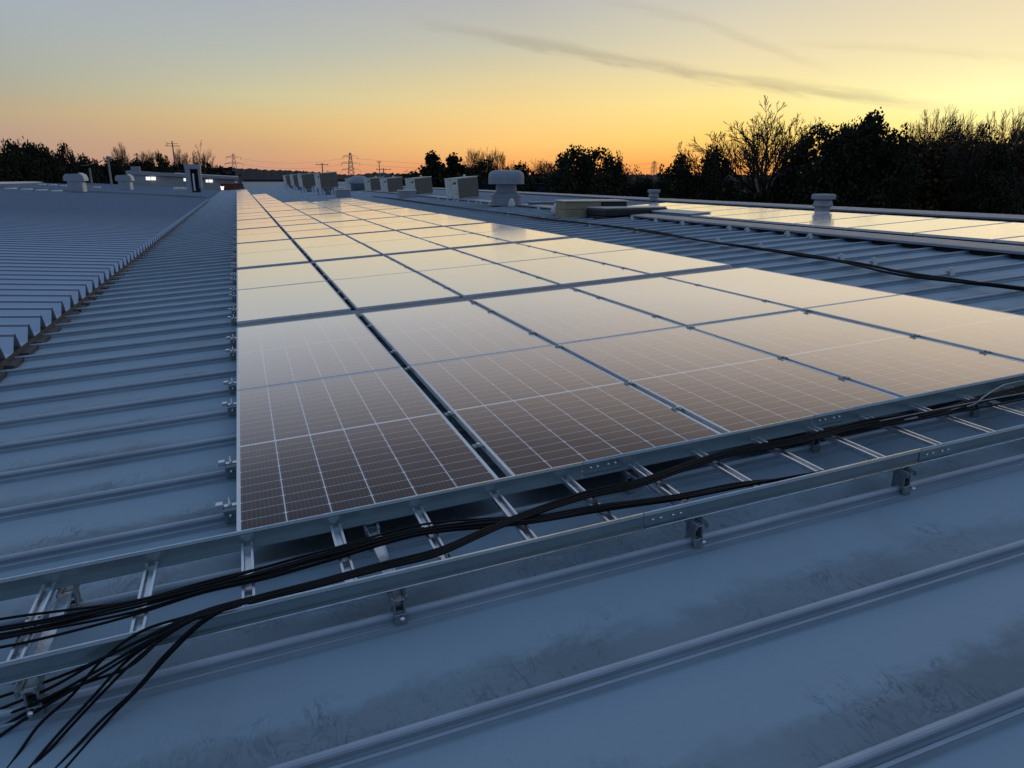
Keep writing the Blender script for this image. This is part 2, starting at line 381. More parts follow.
# ridge cap and the slope beyond
rc = MB(); rc.prism([(12.75,PAN+.07),(12.75,PAN+.10),(13.1,PAN+.125),(13.45,PAN+.09),(13.45,PAN+.06),(13.1,PAN+.09)], -3, VEND, lambda t,p,q: RP(p,t,q)); kid(fb, 'ridge_cap', rc, M['vent'])
sl = MB(); a_ = RP(13.1,0,PAN+.02); sl.add([(a_.x,-3,a_.z),(a_.x,VEND,a_.z),(a_.x+14,VEND,a_.z-.9),(a_.x+14,-3,a_.z-.9)], [(0,1,2,3)]); kid(fb, 'far_slope', sl, M['farroof'])
wl = MB(); wl.box(-2.3, a_.x+13.8, -2.9, VEND-.1, -9, -.75); kid(fb, 'wall', wl, M['wall'])

# raised flashing that runs under the coolers, parallel to the ridge
ef = MB()
for s0,s1,v0,v1 in ((9.12,9.62,-1,16.4),(9.12,9.60,19.6,24.6),(9.12,9.60,27.2,VEND-8)):
    ef.prism([(s0,-.075),(s0,-.045),(s0+.03,-.038),(s1-.03,-.038),(s1,-.045),(s1,-.075)], v0, v1, lambda t,p,q: RP(p,t,q))
fl = kid(fb, 'flashing_strip', ef, M['vent'])
cl = MB(); cl.box(9.2, 9.52, -1, VEND-8, PAN+.002, -.078, Matrix(((U.x,0,W.x),(0,1,0),(U.z,0,W.z))).to_4x4())
kid(fl, 'closure', cl, M['dark'])

# ------------------------------------------------------------------ left building with folded-plate roof
def folded(label, v0, v1, x0, z0, x1, z1, drop, mat, pk=7.89, pitch=.51, amp=.153):
    b = thing('factory_building', label, 'building')
    m = MB(); prof = []; k = math.ceil((v0-pk)/pitch)
    while pk+pitch*(k+1) < v1:
        c = pk+pitch*k; k += 1
        prof += [(c-.135, -amp), (c-.036, -.022), (c-.029, -.024), (c-.022, 0), (c+.022, 0), (c+.135, -amp)]
    def fn(t,p,q): return Vector((x0+(x1-x0)*t, p, z0+(z1-z0)*t+q))
    m.strip(prof, 0, 1, fn); m.strip([(p,q-.006) for p,q in prof], 0, 1, fn)
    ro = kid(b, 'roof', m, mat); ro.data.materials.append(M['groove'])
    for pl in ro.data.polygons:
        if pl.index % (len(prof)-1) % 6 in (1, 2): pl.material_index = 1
    return b, prof
lb, lprof = folded('neighbouring factory with ribbed folded-plate roof whose toothed eave is at the left', -4, 60.3, -2.1, -.03, -24, 1.285, 0, M['roof_left'])
# brown closures below each trough, notched like steps
cl = MB()
for i in range(0, len(lprof)-6, 6):
    c1 = lprof[i+5][0]; c2 = lprof[i+6][0]; c0 = lprof[i][0]
    zb = -.03-.153-.115
    cl.box(-2.16, -2.10, c0+.004, c2+.0, zb, -.03-.157)
    cl.box(-2.11, -2.02, c1-.10, c2+.03, zb, zb+.07)
kid(lb, 'eave_closure', cl, M['brown'])
di = MB(); nn = len(lprof)
di.add([(-2.26, p, -.03+q+.0094-.004) for p,q in lprof]+[(-2.26, p, -.03-.153-.03) for p,q in lprof], [(i,i+1,nn+i+1,nn+i) for i in range(nn-1)])
kid(lb, 'rib_hollow_shade', di, M['dark'])  # dark sheet put in the open rib ends for the shade inside
wl = MB(); wl.box(-24, -2.5, -4, 60, -9, -.45); kid(lb, 'wall', wl, M['wall'])
sk = MB(); sk.prism([(-24.3,1.25),(-24.3,1.29),(-24,1.31),(-23.7,1.29),(-23.7,1.25)], -4, 60.2, lambda t,p,q: Vector((p,t,q))); kid(lb, 'ridge_cap', sk, M['white'])
lb2, _ = folded('second neighbouring factory roof farther back with a white ridge cap', 60.6, 111, -2.1, -.17, -20, .93, 0, M['roof_left'])
rcp = MB(); rcp.prism([(-20.4,.90),(-20.4,1.02),(-20,1.07),(-19.6,1.02),(-19.6,.90)], 60.6, 106, lambda t,p,q: Vector((p,t,q))); kid(lb2, 'ridge_cap', rcp, M['alu'])
wl = MB(); wl.box(-20, -2.6, 60.8, 111, -9, -.6); wl.box(-2.3,-2.0,60.7,111,-9,-.35); kid(lb2, 'wall', wl, M['wall'])
fs = MB(); fs.box(-19.5, -2.2, 60.2, 60.5, -.3, -.05, Matrix.Rotation(.0606, 4, 'Y')); kid(lb2, 'gable_flashing', fs, M['vent'])

# ------------------------------------------------------------------ solar panels
PW, PL, PP, GAP = 1.134, 2.278, 1.1767, .316
U0, V00 = -.1394, 3.935-1.139
ROT = (0, -A, 0)
def panel_meshes():
    f = MB(); t = .015; h = .035
    def bar(x0,x1,y0,y1): f.box(x0,x1,y0,y1,0,h)
    bar(0,t,0,PL); bar(PW-t,PW,0,PL); bar(t,PW-t,0,t); bar(t,PW-t,PL-t,PL)
    f.box(t, t+.02, t, PL-t, 0, .002); f.box(PW-t-.02, PW-t, t, PL-t, 0, .002)
    gl = MB(); gl.box(t, PW-t, t, PL-t, h-.007, h-.0015)
    return f.mesh('frame', M['alu']), gl.mesh('glass', M['pv'])
FM, GM = panel_meshes()
COLN = ['in the leftmost column', 'in the second column from the left', 'in the middle column', 'in the fourth column from the left', 'in the rightmost column']
NP = [38, 26, 16, 15, 16]
proto = None
for c in range(5):
    for k in range(NP[c]):
        v = V00 + (k//2)*(2*PL+.02+GAP) + (k%2)*(PL+.02)
        s = U0 + .004 + c*PP + (0 if c == 0 else (PP-PW)/2*1.0)
        place = ('solar panel next to the cable tray, %s' % COLN[c]) if k == 0 else ('%s solar panel back from the cable tray, %s' % (nth(k+1), COLN[c]))
        loc = RP(s, v, -.035)
        if proto is None:
            proto = thing('solar_panel', place, 'solar panel', loc, ROT, 'solar panels of the main array')
            kid(proto, 'frame', FM); kid(proto, 'glass', GM); 
        else: dup(proto, loc, place, (random.gauss(0,.0014), -A+random.gauss(0,.0010), 0))
for k in range(1, 8):
    v = V00 + k*(2*PL+.02) + (k-1)*GAP
    st = MB(); st.bbox(-.0, 5*PP-.05, .022, GAP-.022, -.002, .0, .0009)  # strip added to brighten the gap, where only roof lies
    o = st.build('added_gap_strip', M['plate']); o.location = RP(U0+.006, v, -.020); o.rotation_euler = ROT
    tag(o, 'added grey strip standing in for lit roof, %s wide gap from the tray' % nth(k), 'added strip', 'added strips in the gaps between panel rows')
# second array near the ridge, panels laid with the long side up the slope
p2 = None
for k in range(11):
    v = 4.78+1.35*k
    loc = RP(9.97, v+1.31, -.075)
    lab = 'solar panel of the far right array, %s along from its far left end' % nth(11-k)
    o = dup(proto, loc, lab, None, (1.31/PW, 2.15/PL, 1)); o['group'] = 'solar panels of the far right array'
    o.rotation_euler = (Matrix.Rotation(-A, 3, 'Y') @ Matrix.Rotation(-pi/2, 3, 'Z')).to_euler()

# ------------------------------------------------------------------ seam clamps
def clamp_thing(label, loc, group):
    t = thing('seam_clamp', label, 'clamp', loc, ROT, group)
    b = MB()
    b.bbox(-.030,.030,-.048,-.020,-.035,.030,.004); b.bbox(-.030,.030,.020,.044,-.035,.030,.004); b.bbox(-.030,.030,-.022,.022,.010,.030,.004)
    kid(t, 'body', b, M['cast'])
    l = MB(); l.bbox(-.062,-.026,-.018,.018,.028,.052,.003); l.box(-.030,.045,-.014,.014,.030,.036); kid(t, 'ledge', l, M['rung'])
    bo = MB(); bo.lathe([(.009,.03),(.009,.04),(.0085,.041),(.0045,.041),(.0045,.07),(.003,.072)], 8); 
    kid(t, 'bolt', bo, M['bolt']); bo = MB(); bo.tube([(0,-.062,.005),(0,-.046,.005)], .008, 6); kid(t, 'bolt', bo, M['bolt'])
    return t
ks = [k for k in range(4, 60) if k % 3 != 0]
cp = None; n_ = 0
for k in ks:
    v = S1+SP*k
    if v > 26: break
    n_ += 1
    lab = '%s grey seam clamp from the cable tray along the left edge of the panels' % nth(n_)
    if cp is None: cp = clamp_thing(lab, RP(U0-.035, v, SEAM+.0), 'seam clamps along the left panel edge')
    else: dup(cp, RP(U0-.035, v, SEAM), lab)
n_ = 0
for k in [k for k in range(8, 48) if k % 3 != 1]:
    v = S1+SP*k; n_ += 1
    o = dup(cp, RP(U0+5*PP+.05, v, SEAM), '%s small seam clamp along the right edge of the main array' % nth(n_)); o['group'] = 'seam clamps along the right panel edge'
# mid clamps in the gaps between panel columns
mc = MB(); mc.bbox(-.027,.027,-.022,.022,-.004,.003,.001); mcb = MB(); mcb.lathe([(.005,-.09),(.005,.004),(.009,.004),(.009,.012),(.006,.014)], 8)
mproto = None
for c in range(1,5):
    n_ = 0
    for k in [k for k in range(4, 34) if k % 3 != 0]:
        v = S1+SP*k
        r_ = (v-V00) % (2*PL+.02+GAP)
        if r_ > 2*PL-.02 : continue
        n_ += 1
        lab = '%s silver panel clamp from the tray in the %s gap between columns' % (nth(n_), ONE[c-1])
        loc = RP(U0+c*PP-.010+.004, v, .003)
        if mproto is None:
            mproto = thing('panel_clamp', lab, 'clamp', loc, ROT, 'clamps in the gaps between panel columns')
            kid(mproto, 'plate', mc, M['cast']); kid(mproto, 'bolt', mcb, M['bolt'])
        else: dup(mproto, loc, lab)
# bare clamps on the open roof
bm = MB(); bm.bbox(-.035,.035,-.04,-.018,-.035,.03,.004); bm.bbox(-.035,.035,.018,.04,-.035,.03,.004); bm.bbox(-.035,.035,-.018,.018,.008,.03,.004); bm.bbox(-.02,.03,-.02,.02,.03,.055,.006); bare = bm.mesh('seam_clamp', M['white'])
spots = []
for s_,ks_ in ((7.55,[9,11,12,15,17,22,26,31,36]), (8.98,[16,17,19,20,23,25,27,29,33,36,38,46,47,49,50,52,55,56,58,61])):
    spots += [(s_, S1+SP*k) for k in ks_]
for i,(s,v) in enumerate(spots):
    o = link('seam_clamp', bare); o.location = RP(s, v, SEAM); o.rotation_euler = ROT
    tag(o, ('%s white seam clamp counted from the right beside the black cable' % nth(i+1)) if s < 8 else ('%s white seam clamp counted from the right below the pale flashing strip' % nth(i-8)), 'clamp', 'white clamps on the open roof')
kk = 0
for c, s in enumerate((1.25, 1.9, 2.4, 3.1, 3.6, 4.2, 4.8, 5.4, 6.1)):
    st = (68, 68, 44, 44, 43, 42, 43, 43, 40)[c]
    v = st
    while v < 92 and kk < 170:
        if random.random() < .9:
            o = link('seam_clamp', bare); o.location = RP(s+random.uniform(-.15,.15), v, SEAM); o.rotation_euler = ROT; kk += 1
            tag(o, 'tiny pale seam clamp on the bare roof behind the shorter panel columns', 'clamp', 'tiny clamps waiting for panels on the bare roof')
        v += SP*random.choice((2,3,4))

# ------------------------------------------------------------------ cable tray
TF, TN, TT, TB = 2.788, 2.232, .052, -.010       # far rail, near rail, top, bottom
SA, SB = -2.6, 7.2
tray = thing('cable_tray', 'long galvanised ladder cable tray crossing the roof in front of the panels', 'cable tray', (0,0,0), (0,0,0))
def sec(prof, s0, s1, mb): mb.prism(prof, s0, s1, lambda t,p,q: RP(t,p,q))
def rail(v, d, s0, s1):        # d = +1: flanges towards +v
    m = MB(); t = .0025; bf = .018 if v < 2.5 else .042
    P = [(0,TT-.002),(0,TB),(d*bf,TB),(d*(bf+.001),TB+.004),(d*(bf-.002),TB+.004),(d*(bf-.003),TB+t),(d*t,TB+t),(d*t,TT-.014),(d*.006,TT-.011),(d*.012,TT-.010),(d*.0145,TT-.006),(d*.0125,TT-.001),(d*.009,TT+.001),(d*.003,TT+.001)]
    P = [(v+a,b) for a,b in P]
    if d > 0: P = P[::-1]
    sec(P, s0, s1, m); return m
joints_n = [-1.62, 1.355, 2.755, 5.6]; joints_f = [-1.7, 1.36, 2.66, 5.4]
def build_rail(v, d, js, nm):
    e = kid(tray, nm, rail(v, d, SA, js[0]-.001), M['galv'])
    return e
# near rail opens towards the camera side; far rail opens inwards too
for v,d,js in ((TN,-1,joints_n),(TF,-1,joints_f)):
    ends = [SA]+js+[SB]
    for a,b in zip(ends, ends[1:]):
        rl = kid(tray, 'side_rail', rail(v, d, a+.0015, b-.0015), M['galv'])
        lp = MB(); lp.tube([RP(a+.002, v+d*.006, TT+.002), RP(b-.002, v+d*.006, TT+.002)], .0042, 8); kid(rl, 'top_lip', lp, M['rung'])  # brighter zinc than the rail, painting the sky's shine on the lips
        if d < 0 and v < 2.5:
            lp = MB(); lp.tube([RP(a+.002, v-.0185, TB+.0035), RP(b-.002, v-.0185, TB+.0035)], .003, 6); kid(rl, 'bottom_lip', lp, M['rung'])
    for j in js:
        sp = MB(); vv = v-.003-.003
        sec([(vv,TB+.006),(vv+.003,TB+.006),(vv+.003,TT-.010),(vv,TT-.010)], j+.002, j+.20, sp)
        spo = kid(tray, 'splice_plate', sp, M['galv'])
        bo = MB()
        for ds in (.04,.075,.13,.165):
            c = RP(j+ds, vv, (TT+TB)/2); bo.tube([c, c-V*.007], .0065, 8)
        kid(spo, 'bolt', bo, M['bolt'])
s = -2.5+.0
RS = [-.775+.340*k for k in range(-5, 24)]
rp = None
for s in RS:
    m = MB()
    # upward open C channel with two bright lips
    P = [(-.022,0),(.022,0),(.022,.018),(.013,.018),(.013,.0155),(.0195,.0155),(.0195,.0025),(-.0195,.0025),(-.0195,.0155),(-.013,.0155),(-.013,.018),(-.022,.018)]
    m.prism(P, TN+.003, TF-.024, lambda t,p,q: RP(s+p, t, TB+.003+q)); rg = kid(tray, 'rung', m, M['rung'])
    b2 = MB()
    for ds in (-.03,.012,.03):
        c = RP(s+ds, TN-.012, TB); b2.tube([c+W*.001, c-W*.008], .0055, 6)
    kid(rg, 'bolt', b2, M['bolt'])
for s in (-1.85,-.72,.385,1.585,2.66,3.77,4.87,5.98):
    for dv in (TN-.034, TF-.05):
        b = MB()
        # two upright cheeks gripping the seam, with a cross arm to the rail
        vk = min((S1+SP*k for k in range(0,6)), key=lambda q: abs(q-dv-.01))
        m_ = Matrix(((U.x,0,W.x,0),(0,1,0,0),(U.z,0,W.z,0),(0,0,0,1)))
        for ds in (-.020,.014):
            b.box(s+ds, s+ds+.006, vk-.030, vk+.030, SEAM-.012, TB-.020, m_)
        b.bbox(s-.022, s+.022, vk-.036, vk-.022, PAN+.008, SEAM+.006, .003, m_)
        b.bbox(s-.022, s+.022, vk+.018, vk+.034, PAN+.014, SEAM+.006, .003, m_)
        lo, hi = min(vk-.03, dv-.03), max(vk+.03, dv+.05)
        b.bbox(s-.030, s-.020, lo, hi, TB-.030, TB-.002, .003, m_); b.bbox(s+.020, s+.030, lo, hi, TB-.030, TB-.002, .003, m_)
        b.box(s-.020, s+.020, vk-.022, vk+.022, TB-.030, TB-.020, m_)
        br = kid(tray, 'bracket', b, M['cast'])
    # second channel lying across the tray next to the bracket
    m = MB(); P = [(-.022,0),(.022,0),(.022,.018),(.0195,.018),(.0195,.0025),(-.0195,.0025),(-.0195,.018),(-.022,.018)]
    m.prism(P, TN-.05, TF+.0, lambda t,p,q: RP(s+p+.0, t, TB-.024+q)); kid(br, 'cross_channel', m, M['rung'])
    bo = MB(); c = RP(s, TN-.062, -.09); bo.tube([c, c-V*.02], .008, 8); kid(br, 'bolt', bo, M['bolt'])

# ------------------------------------------------------------------ cables
def smooth(pts, n=8):
    out = []; P = [Vector(p) for p in pts]; P = [P[0]*2-P[1]]+P+[P[-1]*2-P[-2]]
    for i in range(1, len(P)-2):
        for j in range(n):
            t = j/n; a,b,c,d = P[i-1:i+3]
            out.append(.5*((2*b)+(-a+c)*t+(2*a-5*b+4*c-d)*t*t+(-a+3*b-3*c+d)*t**3))
    out.append(P[-2]); return out
def cable(path, label, r=.0047, mat='rubber', group='black cables lying in the tray', jit=0.0, ph=0):
    pts = smooth([RP(*bpw(*q)) if len(q) == 3 else RP(*q[1:]) for q in path])
    if jit:
        pts = [p + V*(jit*sin(i*.23+ph)) + W*(abs(jit)*.4*sin(i*.31+ph*2)) for i,p in enumerate(pts)]
    m = MB(); m.tube(pts, r, 7); o = m.build('cable', M[mat]); return tag(o, label, 'cable', group)
w0 = .017
# upper bundle: left edge to the middle, where it dives under the lower bundle
wl_ = [('topmost',-3.5,.000),('second',0,.004),('third',3,.0),('fourth',6,.010),('fifth',8,.000),('sixth',11,.006),('seventh',14.5,.000)]
top0 = [(0,627),(60,617),(130,603),(200,584),(260,571),(330,551),(414,530),(480,522),(540,517),(600,507),(680,496),(745,484)]
offs = [(-8,-5,-2,-1,-2,-2,-4,-3,-1,-2,-2,-1),(0,0,0,1,-2,-1,0,-1,1,0,0,0),(3,2,2,2,1,2,1,1,0,1,1,1),(7,5,3,4,3,4,2,2,3,2,2,1),(10,8,6,5,6,6,4,3,2,3,2,2),(12,11,9,8,8,8,5,5,5,3,3,2),(20,17,13,10,9,9,7,6,4,5,3,2)]
for (nm,_,dw),of in zip(wl_, offs):
    cable([(-60, top0[0][1]+of[0]+10, w0+dw)]+[(x, y+d, w0+dw) for (x,y),d in zip(top0, of)]+[('r',2.35,TN+.03+_*.003,TB+.018+dw),('r',2.9,TN+.022+_*.002,TB+.012+dw),('r',4.2,TN+.024+_*.002,TB+.012+dw),('r',6.5,TN+.022+_*.002,TB+.012+dw)], 'black cable, %s strand of the upper bundle leaving the tray at the left' % nm, .0048, jit=.004, ph=dw*900+of[0])
# lower bundle: comes from the right, crosses to the near rail and hangs over it
low0 = [(1060,380),(1024,389),(973,402),(926,414),(864,424),(798,441),(720,455),(640,482),(580,497),(511,521),(480,533),(437,552),(382,567),(320,583),(262,597)]
drops = [
 ([(200,612),(140,640),(90,664),(40,684),(0,697),(-40,712)], [.068,.056,.0,-.06,-.11,-.12]),
 ([(205,611),(150,636),(100,660),(50,688),(0,709),(-40,726)], [.068,.058,.01,-.05,-.10,-.13]),
 ([(210,610),(150,640),(95,672),(45,699),(0,717),(-40,733)], [.068,.052,-.01,-.07,-.12,-.145]),
 ([(212,611),(160,636),(110,668),(55,700),(20,722),(-30,757)], [.068,.056,.0,-.07,-.13,-.15]),
 ([(215,610),(170,632),(130,666),(80,685),(40,705),(0,728)], [.068,.058,.0,-.05,-.10,-.14]),
 ([(185,617),(140,632),(102,660),(72,695),(40,724),(14,760)], [.068,.058,.01,-.07,-.12,-.15]),
 ([(215,612),(180,625),(130,658),(90,700),(55,738),(24,775)], [.068,.062,.01,-.07,-.13,-.152]),
 ([(220,611),(185,624),(140,656),(105,690),(75,722),(36,765)], [.068,.062,.015,-.06,-.12,-.152]),
 ([(232,606),(200,622),(165,655),(135,690),(100,722),(50,775)], [.068,.06,.0,-.07,-.13,-.152]),
 ([(236,605),(204,622),(172,652),(140,687),(108,720),(60,775)], [.065,.05,-.01,-.08,-.14,-.15])]
dn = ['reaching farthest up the left edge','leaving the left edge second from the top','leaving the left edge third from the top','crossing to the left edge fourth from the top','crossing to the left edge lowest of all','ending leftmost at the bottom edge','ending second from the left at the bottom edge','ending third from the left at the bottom edge','ending fourth from the left at the bottom edge','ending rightmost at the bottom edge']
for i,(dp,dw) in enumerate(drops):
    q = (i-4.5)
    path = []
    for j,(x,y) in enumerate(low0):
        tz = w0+.002+ (.009 if i%2 else 0) + (.03*max(0,(j-9))/5)
        path.append((x, y+q*(.78 if x<900 else .7)*(.9+.25*sin(j*1.7+i)), tz))
    path += [(x,y,w_) for (x,y),w_ in zip(dp, dw)]; (xa,ya),(xb,yb) = dp[-2], dp[-1]; path.append((xb+(xb-xa)*1.4, yb+(yb-ya)*1.4, dw[-1]+.002))
    cable(path, 'black cable of the hanging bundle, %s' % dn[i], .0047, group='black cables hanging over the near side of the tray')
cable([(1060,374,w0),(1012,383,w0+.02),(1000,387,.05),(985,396,.045),(972,405,.03),(940,412,.025),(905,420,.03)], 'thin grey cable looping above the black ones at the right end of the tray', .004, 'greywire', 'thin grey cables')
cable([(1060,386,.03),(1024,393,.035),(980,401,.04),(940,409,.04),(880,421,.035)], 'thin grey cable lying along the black bundle at the right end of the tray', .003, 'greywire', 'thin grey cables')
cable([(1060,392,.02),(1000,404,.03),(930,417,.03),(860,430,.03)], 'black cable lowest along the bundle at the right end of the tray', .005)
# long cable on the open roof right of the panels
pth = [(7.1,2.5),(7.03,4.86),(6.98,5.5),(6.95,6.2),(7.12,7.0),(7.19,7.4),(7.22,8.15),(7.28,9.3),(7.25,10.6),(7.48,12.5),(7.52,14.2),(7.44,16),(7.36,17.8),(7.45,19.8),(7.4,22.3),(7.42,25.7),(7.38,30.1),(7.45,36),(7.4,44)]
def roofcable(off, label, r):
    m = MB(); m.tube(smooth([RP(a+off*.8+.03*sin(b*1.3+off*90)+.02*sin(b*3.1), b, SEAM+.035+.01*sin(b*2.1+off*40)) for a,b in pth], 6), r, 7)
    tag(m.build('cable', M['rubber']), label, 'cable', 'black cables on the roof beside the array')
roofcable(0, 'thick black cable running along the roof right of the main array', .016)
roofcable(.055, 'thinner black cable twisted against the thick one right of the main array', .012)
roofcable(-.05, 'slim black cable on the panel side of the thick one right of the array', .014)

# ------------------------------------------------------------------ coolers, boxes, ventilators
def cooler(label, s, v, yaw, sz=(1.15,1.0,.88), lift=.0, legs=False, group='evaporative coolers standing along the roof'):
    base = RP(s, v, PAN+.0)
    t = thing('rooftop_cooler', label, 'rooftop cooler', base, (Matrix.Rotation(-A-.03,3,'Y') @ Matrix.Rotation(yaw,3,'Z')).to_euler(), group)
    w, d, h = sz; z = .08+lift
    b = MB(); b.bbox(0, w, 0, d, z, z+h, .02); kid(t, 'cabinet', b, M['offwhite'])
    l = MB(); l.bbox(.015, w-.015, -.018, .0, z+.03, z+h-.02, .006); l.bbox(w, w+.018, .06, d-.06, z+.07, z+h-.07, .006); kid(t, 'pad_panel', l, M['louvre'])
    tp = MB(); tp.bbox(-.015, w+.015, -.015, d+.015, z+h, z+h+.035, .012); tp.bbox(w*.55, w*.62, d*.3, d*.4, z+h+.06, z+h+.14, .01); tp.bbox(w*.75, w*.80, d*.6, d*.7, z+h+.06, z+h+.12, .01); kid(t, 'lid', tp, M['offwhite'])
    sd = MB(); sd.bbox(-.006,.0, .10, .35, z+h*.72, z+h*.84,.002); kid(t, 'hatch', sd, M['louvre'])
    lg = MB()
    if legs:
        lg.lathe([(.18,-.0),(.18,lift*.4),(.34,z)], 16, 4, Matrix.Translation((w*.5,d*.5,0)))
    for x,y in ((.06,.06),(w-.12,.06),(.06,d-.12),(w-.12,d-.12)): lg.box(x,x+.06,y,y+.06,0,z)
    kid(t, 'stand', lg, M['vent'])
    return t
# row standing on the flashing strip; nearest on the right
row = [(9.55,32.4,.34,'nearest of the row, left of the big ventilator'),(9.6,41.3,.32,'second of the row behind the flashing strip'),(9.55,49.2,.3,'third of the row, right of its close neighbour'),(9.5,55.6,.3,'fourth of the row, between a low dome and its neighbour'),(9.5,66,.3,'last of the row, left of the low dome')]
for s,v,yw,l in row: cooler('off-white rooftop cooler, '+l, s-.25, v, yw)
for i,(s,v,l) in enumerate([(5.55,54.2,'rightmost and largest of the four tight together'),(5.3,66.5,'second from the right of the four tight together'),(5.45,79,'third from the right of the four tight together'),(5.5,92,'leftmost of the four tight together')]):
    cooler('rooftop cooler on a tall stand, '+l, s, v, .22, (1.3,1.1,1.02), .42, True, 'tall rooftop coolers beyond the short columns')
def equipment(name, label, cat, s, v, w, d, h, mat, yaw=0, lid=None):
    t = thing(name, label, cat, RP(s, v, PAN), (0,0,yaw)); b = MB(); b.bbox(0,w,0,d,0,h,.02); kid(t, 'body', b, mat)
    l = MB(); l.bbox(-.03,w+.03,-.03,d+.03,h,h+.05,.015); kid(t, 'lid', l, lid or mat); return t
equipment('equipment_box', 'pale blue-grey box below the rightmost tall cooler', 'box', 5.55, 46, .85, .6, .52, M['vent'], 0, M['white'])
equipment('equipment_box', 'lilac-grey box in front of two coolers at the flashing strip', 'box', 7.9, 38.6, .85, .6, .42, M['vent'], 0, M['white'])
equipment('equipment_box', 'pale low box beside the big ventilator base', 'box', 9.3, 23.6, .9, .3, .16, M['vent'])

def ventilator(label, loc, R, H, prof, mats, n=40, ex=7, yaw=0):
    t = thing('roof_ventilator', label, 'roof ventilator', loc, (0,0,yaw), 'ventilators on the roofs')
    for nm,pr_,mt in prof:
        m = MB(); m.lathe([(a*R, b*H) for a,b in pr_], n, ex, None, False); kid(t, nm, m, mt)
    return t
V1 = [('base', [(.84,0),(.84,.24),(.87,.245),(.87,.29),(.64,.37),(.60,.39)], M['vent']), ('neck', [(.58,.39),(.58,.64)], M['vent']),
      ('hood', [(.95,.60),(1.0,.605),(1.0,.80),(.97,.88),(.90,.935),(.78,.975),(.6,.992),(.3,1.0)], M['vent'])]
ventilator('largest grey mushroom-hooded roof ventilator, in the middle of the flashing strip', RP(9.05,25.4,PAN+.06), .63, 1.22, V1, None, yaw=-.32)
V2 = [('base', [(.70,0),(.70,.34)], M['vent']), ('neck', [(.86,.34),(.92,.40),(.80,.66),(.74,.72)], M['vent']), ('hood', [(1.06,.72),(1.1,.75),(1.1,.93),(1.02,.99),(.8,1.0)], M['vent'])]
ventilator('small grey roof ventilator standing at the second array before the trees', RP(12.25,13.3,PAN+.05), .185, .42, V2, None, ex=6)
ventilator('small pale roof ventilator near the ridge right of the big one, below a pylon', RP(12.8,21.5,PAN+.06), .15, .36, V2, None, ex=6)
dome = thing('roof_ventilator', 'low domed grey ventilator between the coolers of the far row', 'roof ventilator', RP(9.1,60.5,PAN), (0,0,0), 'ventilators on the roofs')
m = MB(); m.lathe([(.62,0),(.62,.55),(.70,.56)], 24, 5); kid(dome, 'base', m, M['vent']); m = MB(); m.lathe([(.78,.56),(.80,.62),(.75,.85),(.6,1.05),(.38,1.16),(.1,1.2)], 24, 3); kid(dome, 'hood', m, M['vent'])

# carton stack and film-wrapped pallets by the flashing strip
t = thing('carton_stack', 'beige carton stack with pale lid and dark right end beside the flashing strip', 'carton', RP(7.95,17.75,PAN), (0,0,-.12))
b = MB(); b.bbox(0,1.0,0,.9,.02,.27,.01); b.bbox(.01,.99,.01,.89,.275,.46,.01); kid(t, 'carton', b, M['beige'])
b = MB(); b.bbox(-.03,1.75,-.03,.93,.465,.50,.01); kid(t, 'lid', b, M['film']); b = MB(); b.bbox(1.01,1.72,0,.9,.20,.46,.02); kid(t, 'dark_load', b, M['black'])
t = thing('wrapped_pallet', 'low black pallet load under a pale film sheet right of the carton stack', 'pallet', RP(8.55,16.6,PAN), (0,0,.12))
b = MB(); b.bbox(0,1.95,0,.95,.10,.28,.03); 
for x in (0,.6,1.2,1.8): b.bbox(x,x+.14,.02,.93,0,.10,.01)
kid(t, 'load', b, M['black']); b = MB(); b.bbox(.03,1.92,.05,.96,.282,.315,.012); kid(t, 'film_sheet', b, M['film'])
t = thing('duct_cover', 'grey sheet-metal duct cover lying beyond the pallet towards the second array', 'duct', RP(9.95,15.0,PAN), ROT)
b = MB(); b.bbox(0,.55,0,4.6,.03,.12,.01); kid(t, 'body', b, M['vent']); b = MB(); b.bbox(-.02,.57,-.02,4.62,.122,.14,.006); kid(t, 'lid', b, M['white'])
# small clutter at the ventilator foot
for i,(s,v,l) in enumerate(((8.75,24.0,'bottle-shaped white fitting at the left foot of the big ventilator'),(8.4,19.4,'pale crumpled scrap left of the carton stack'))):
    m = MB(); m.lathe([(.10,0),(.12,.10),(.07,.22),(.05,.30)], 10, 3); o = m.build('fitting', M['white']); o.location = RP(s,v,SEAM); tag(o, l, 'fitting')

# ------------------------------------------------------------------ left and far background
def hood_box(label, p, w, h, d=.9):
    t = thing('roof_ventilator', label, 'roof ventilator', p, (0,0,-.15), 'ventilators on the roofs')
    b = MB(); b.bbox(-w*.38,w*.38,-d/2,d/2,0,h*.62,.03); kid(t, 'base', b, M['vent'])
    b = MB(); b.prism([(-w*.52,h*.60),(-w*.52,h*.84),(-w*.40,h*.98),(w*.30,h),(w*.46,h*.90),(w*.52,h*.72),(w*.52,h*.60)][::-1], -d/2-.05, d/2+.05, lambda t_,p_,q_: Vector((p_,t_,q_))); kid(t, 'hood', b, M['vent'])
    b = MB(); b.prism([(w*.30,h*1.005),(w*.465,h*.905),(w*.53,h*.72),(w*.53,h*.60),(w*.56,h*.60),(w*.56,h*.74),(w*.49,h*.94),(w*.31,h*1.04)], -d/2-.06, d/2+.06, lambda t_,p_,q_: Vector((p_,t_,q_))); kid(t, 'lit_edge', b, M['white'])  # white strip painting the light along the hood's right edge
    b = MB(); b.bbox(w*.38,w*.43,-d/2,d/2,.02,h*.5,.01); kid(t, 'flashing', b, M['white']); return t
p = at(77.5,192,58); hood_box('boxy ventilator alone on the left neighbouring roof', p, 1.2, 1.2, .7)
p = at(126,190,66); hood_box('boxy ventilator at the left end of the building with lit windows', p, 1.1, 1.15, .7)
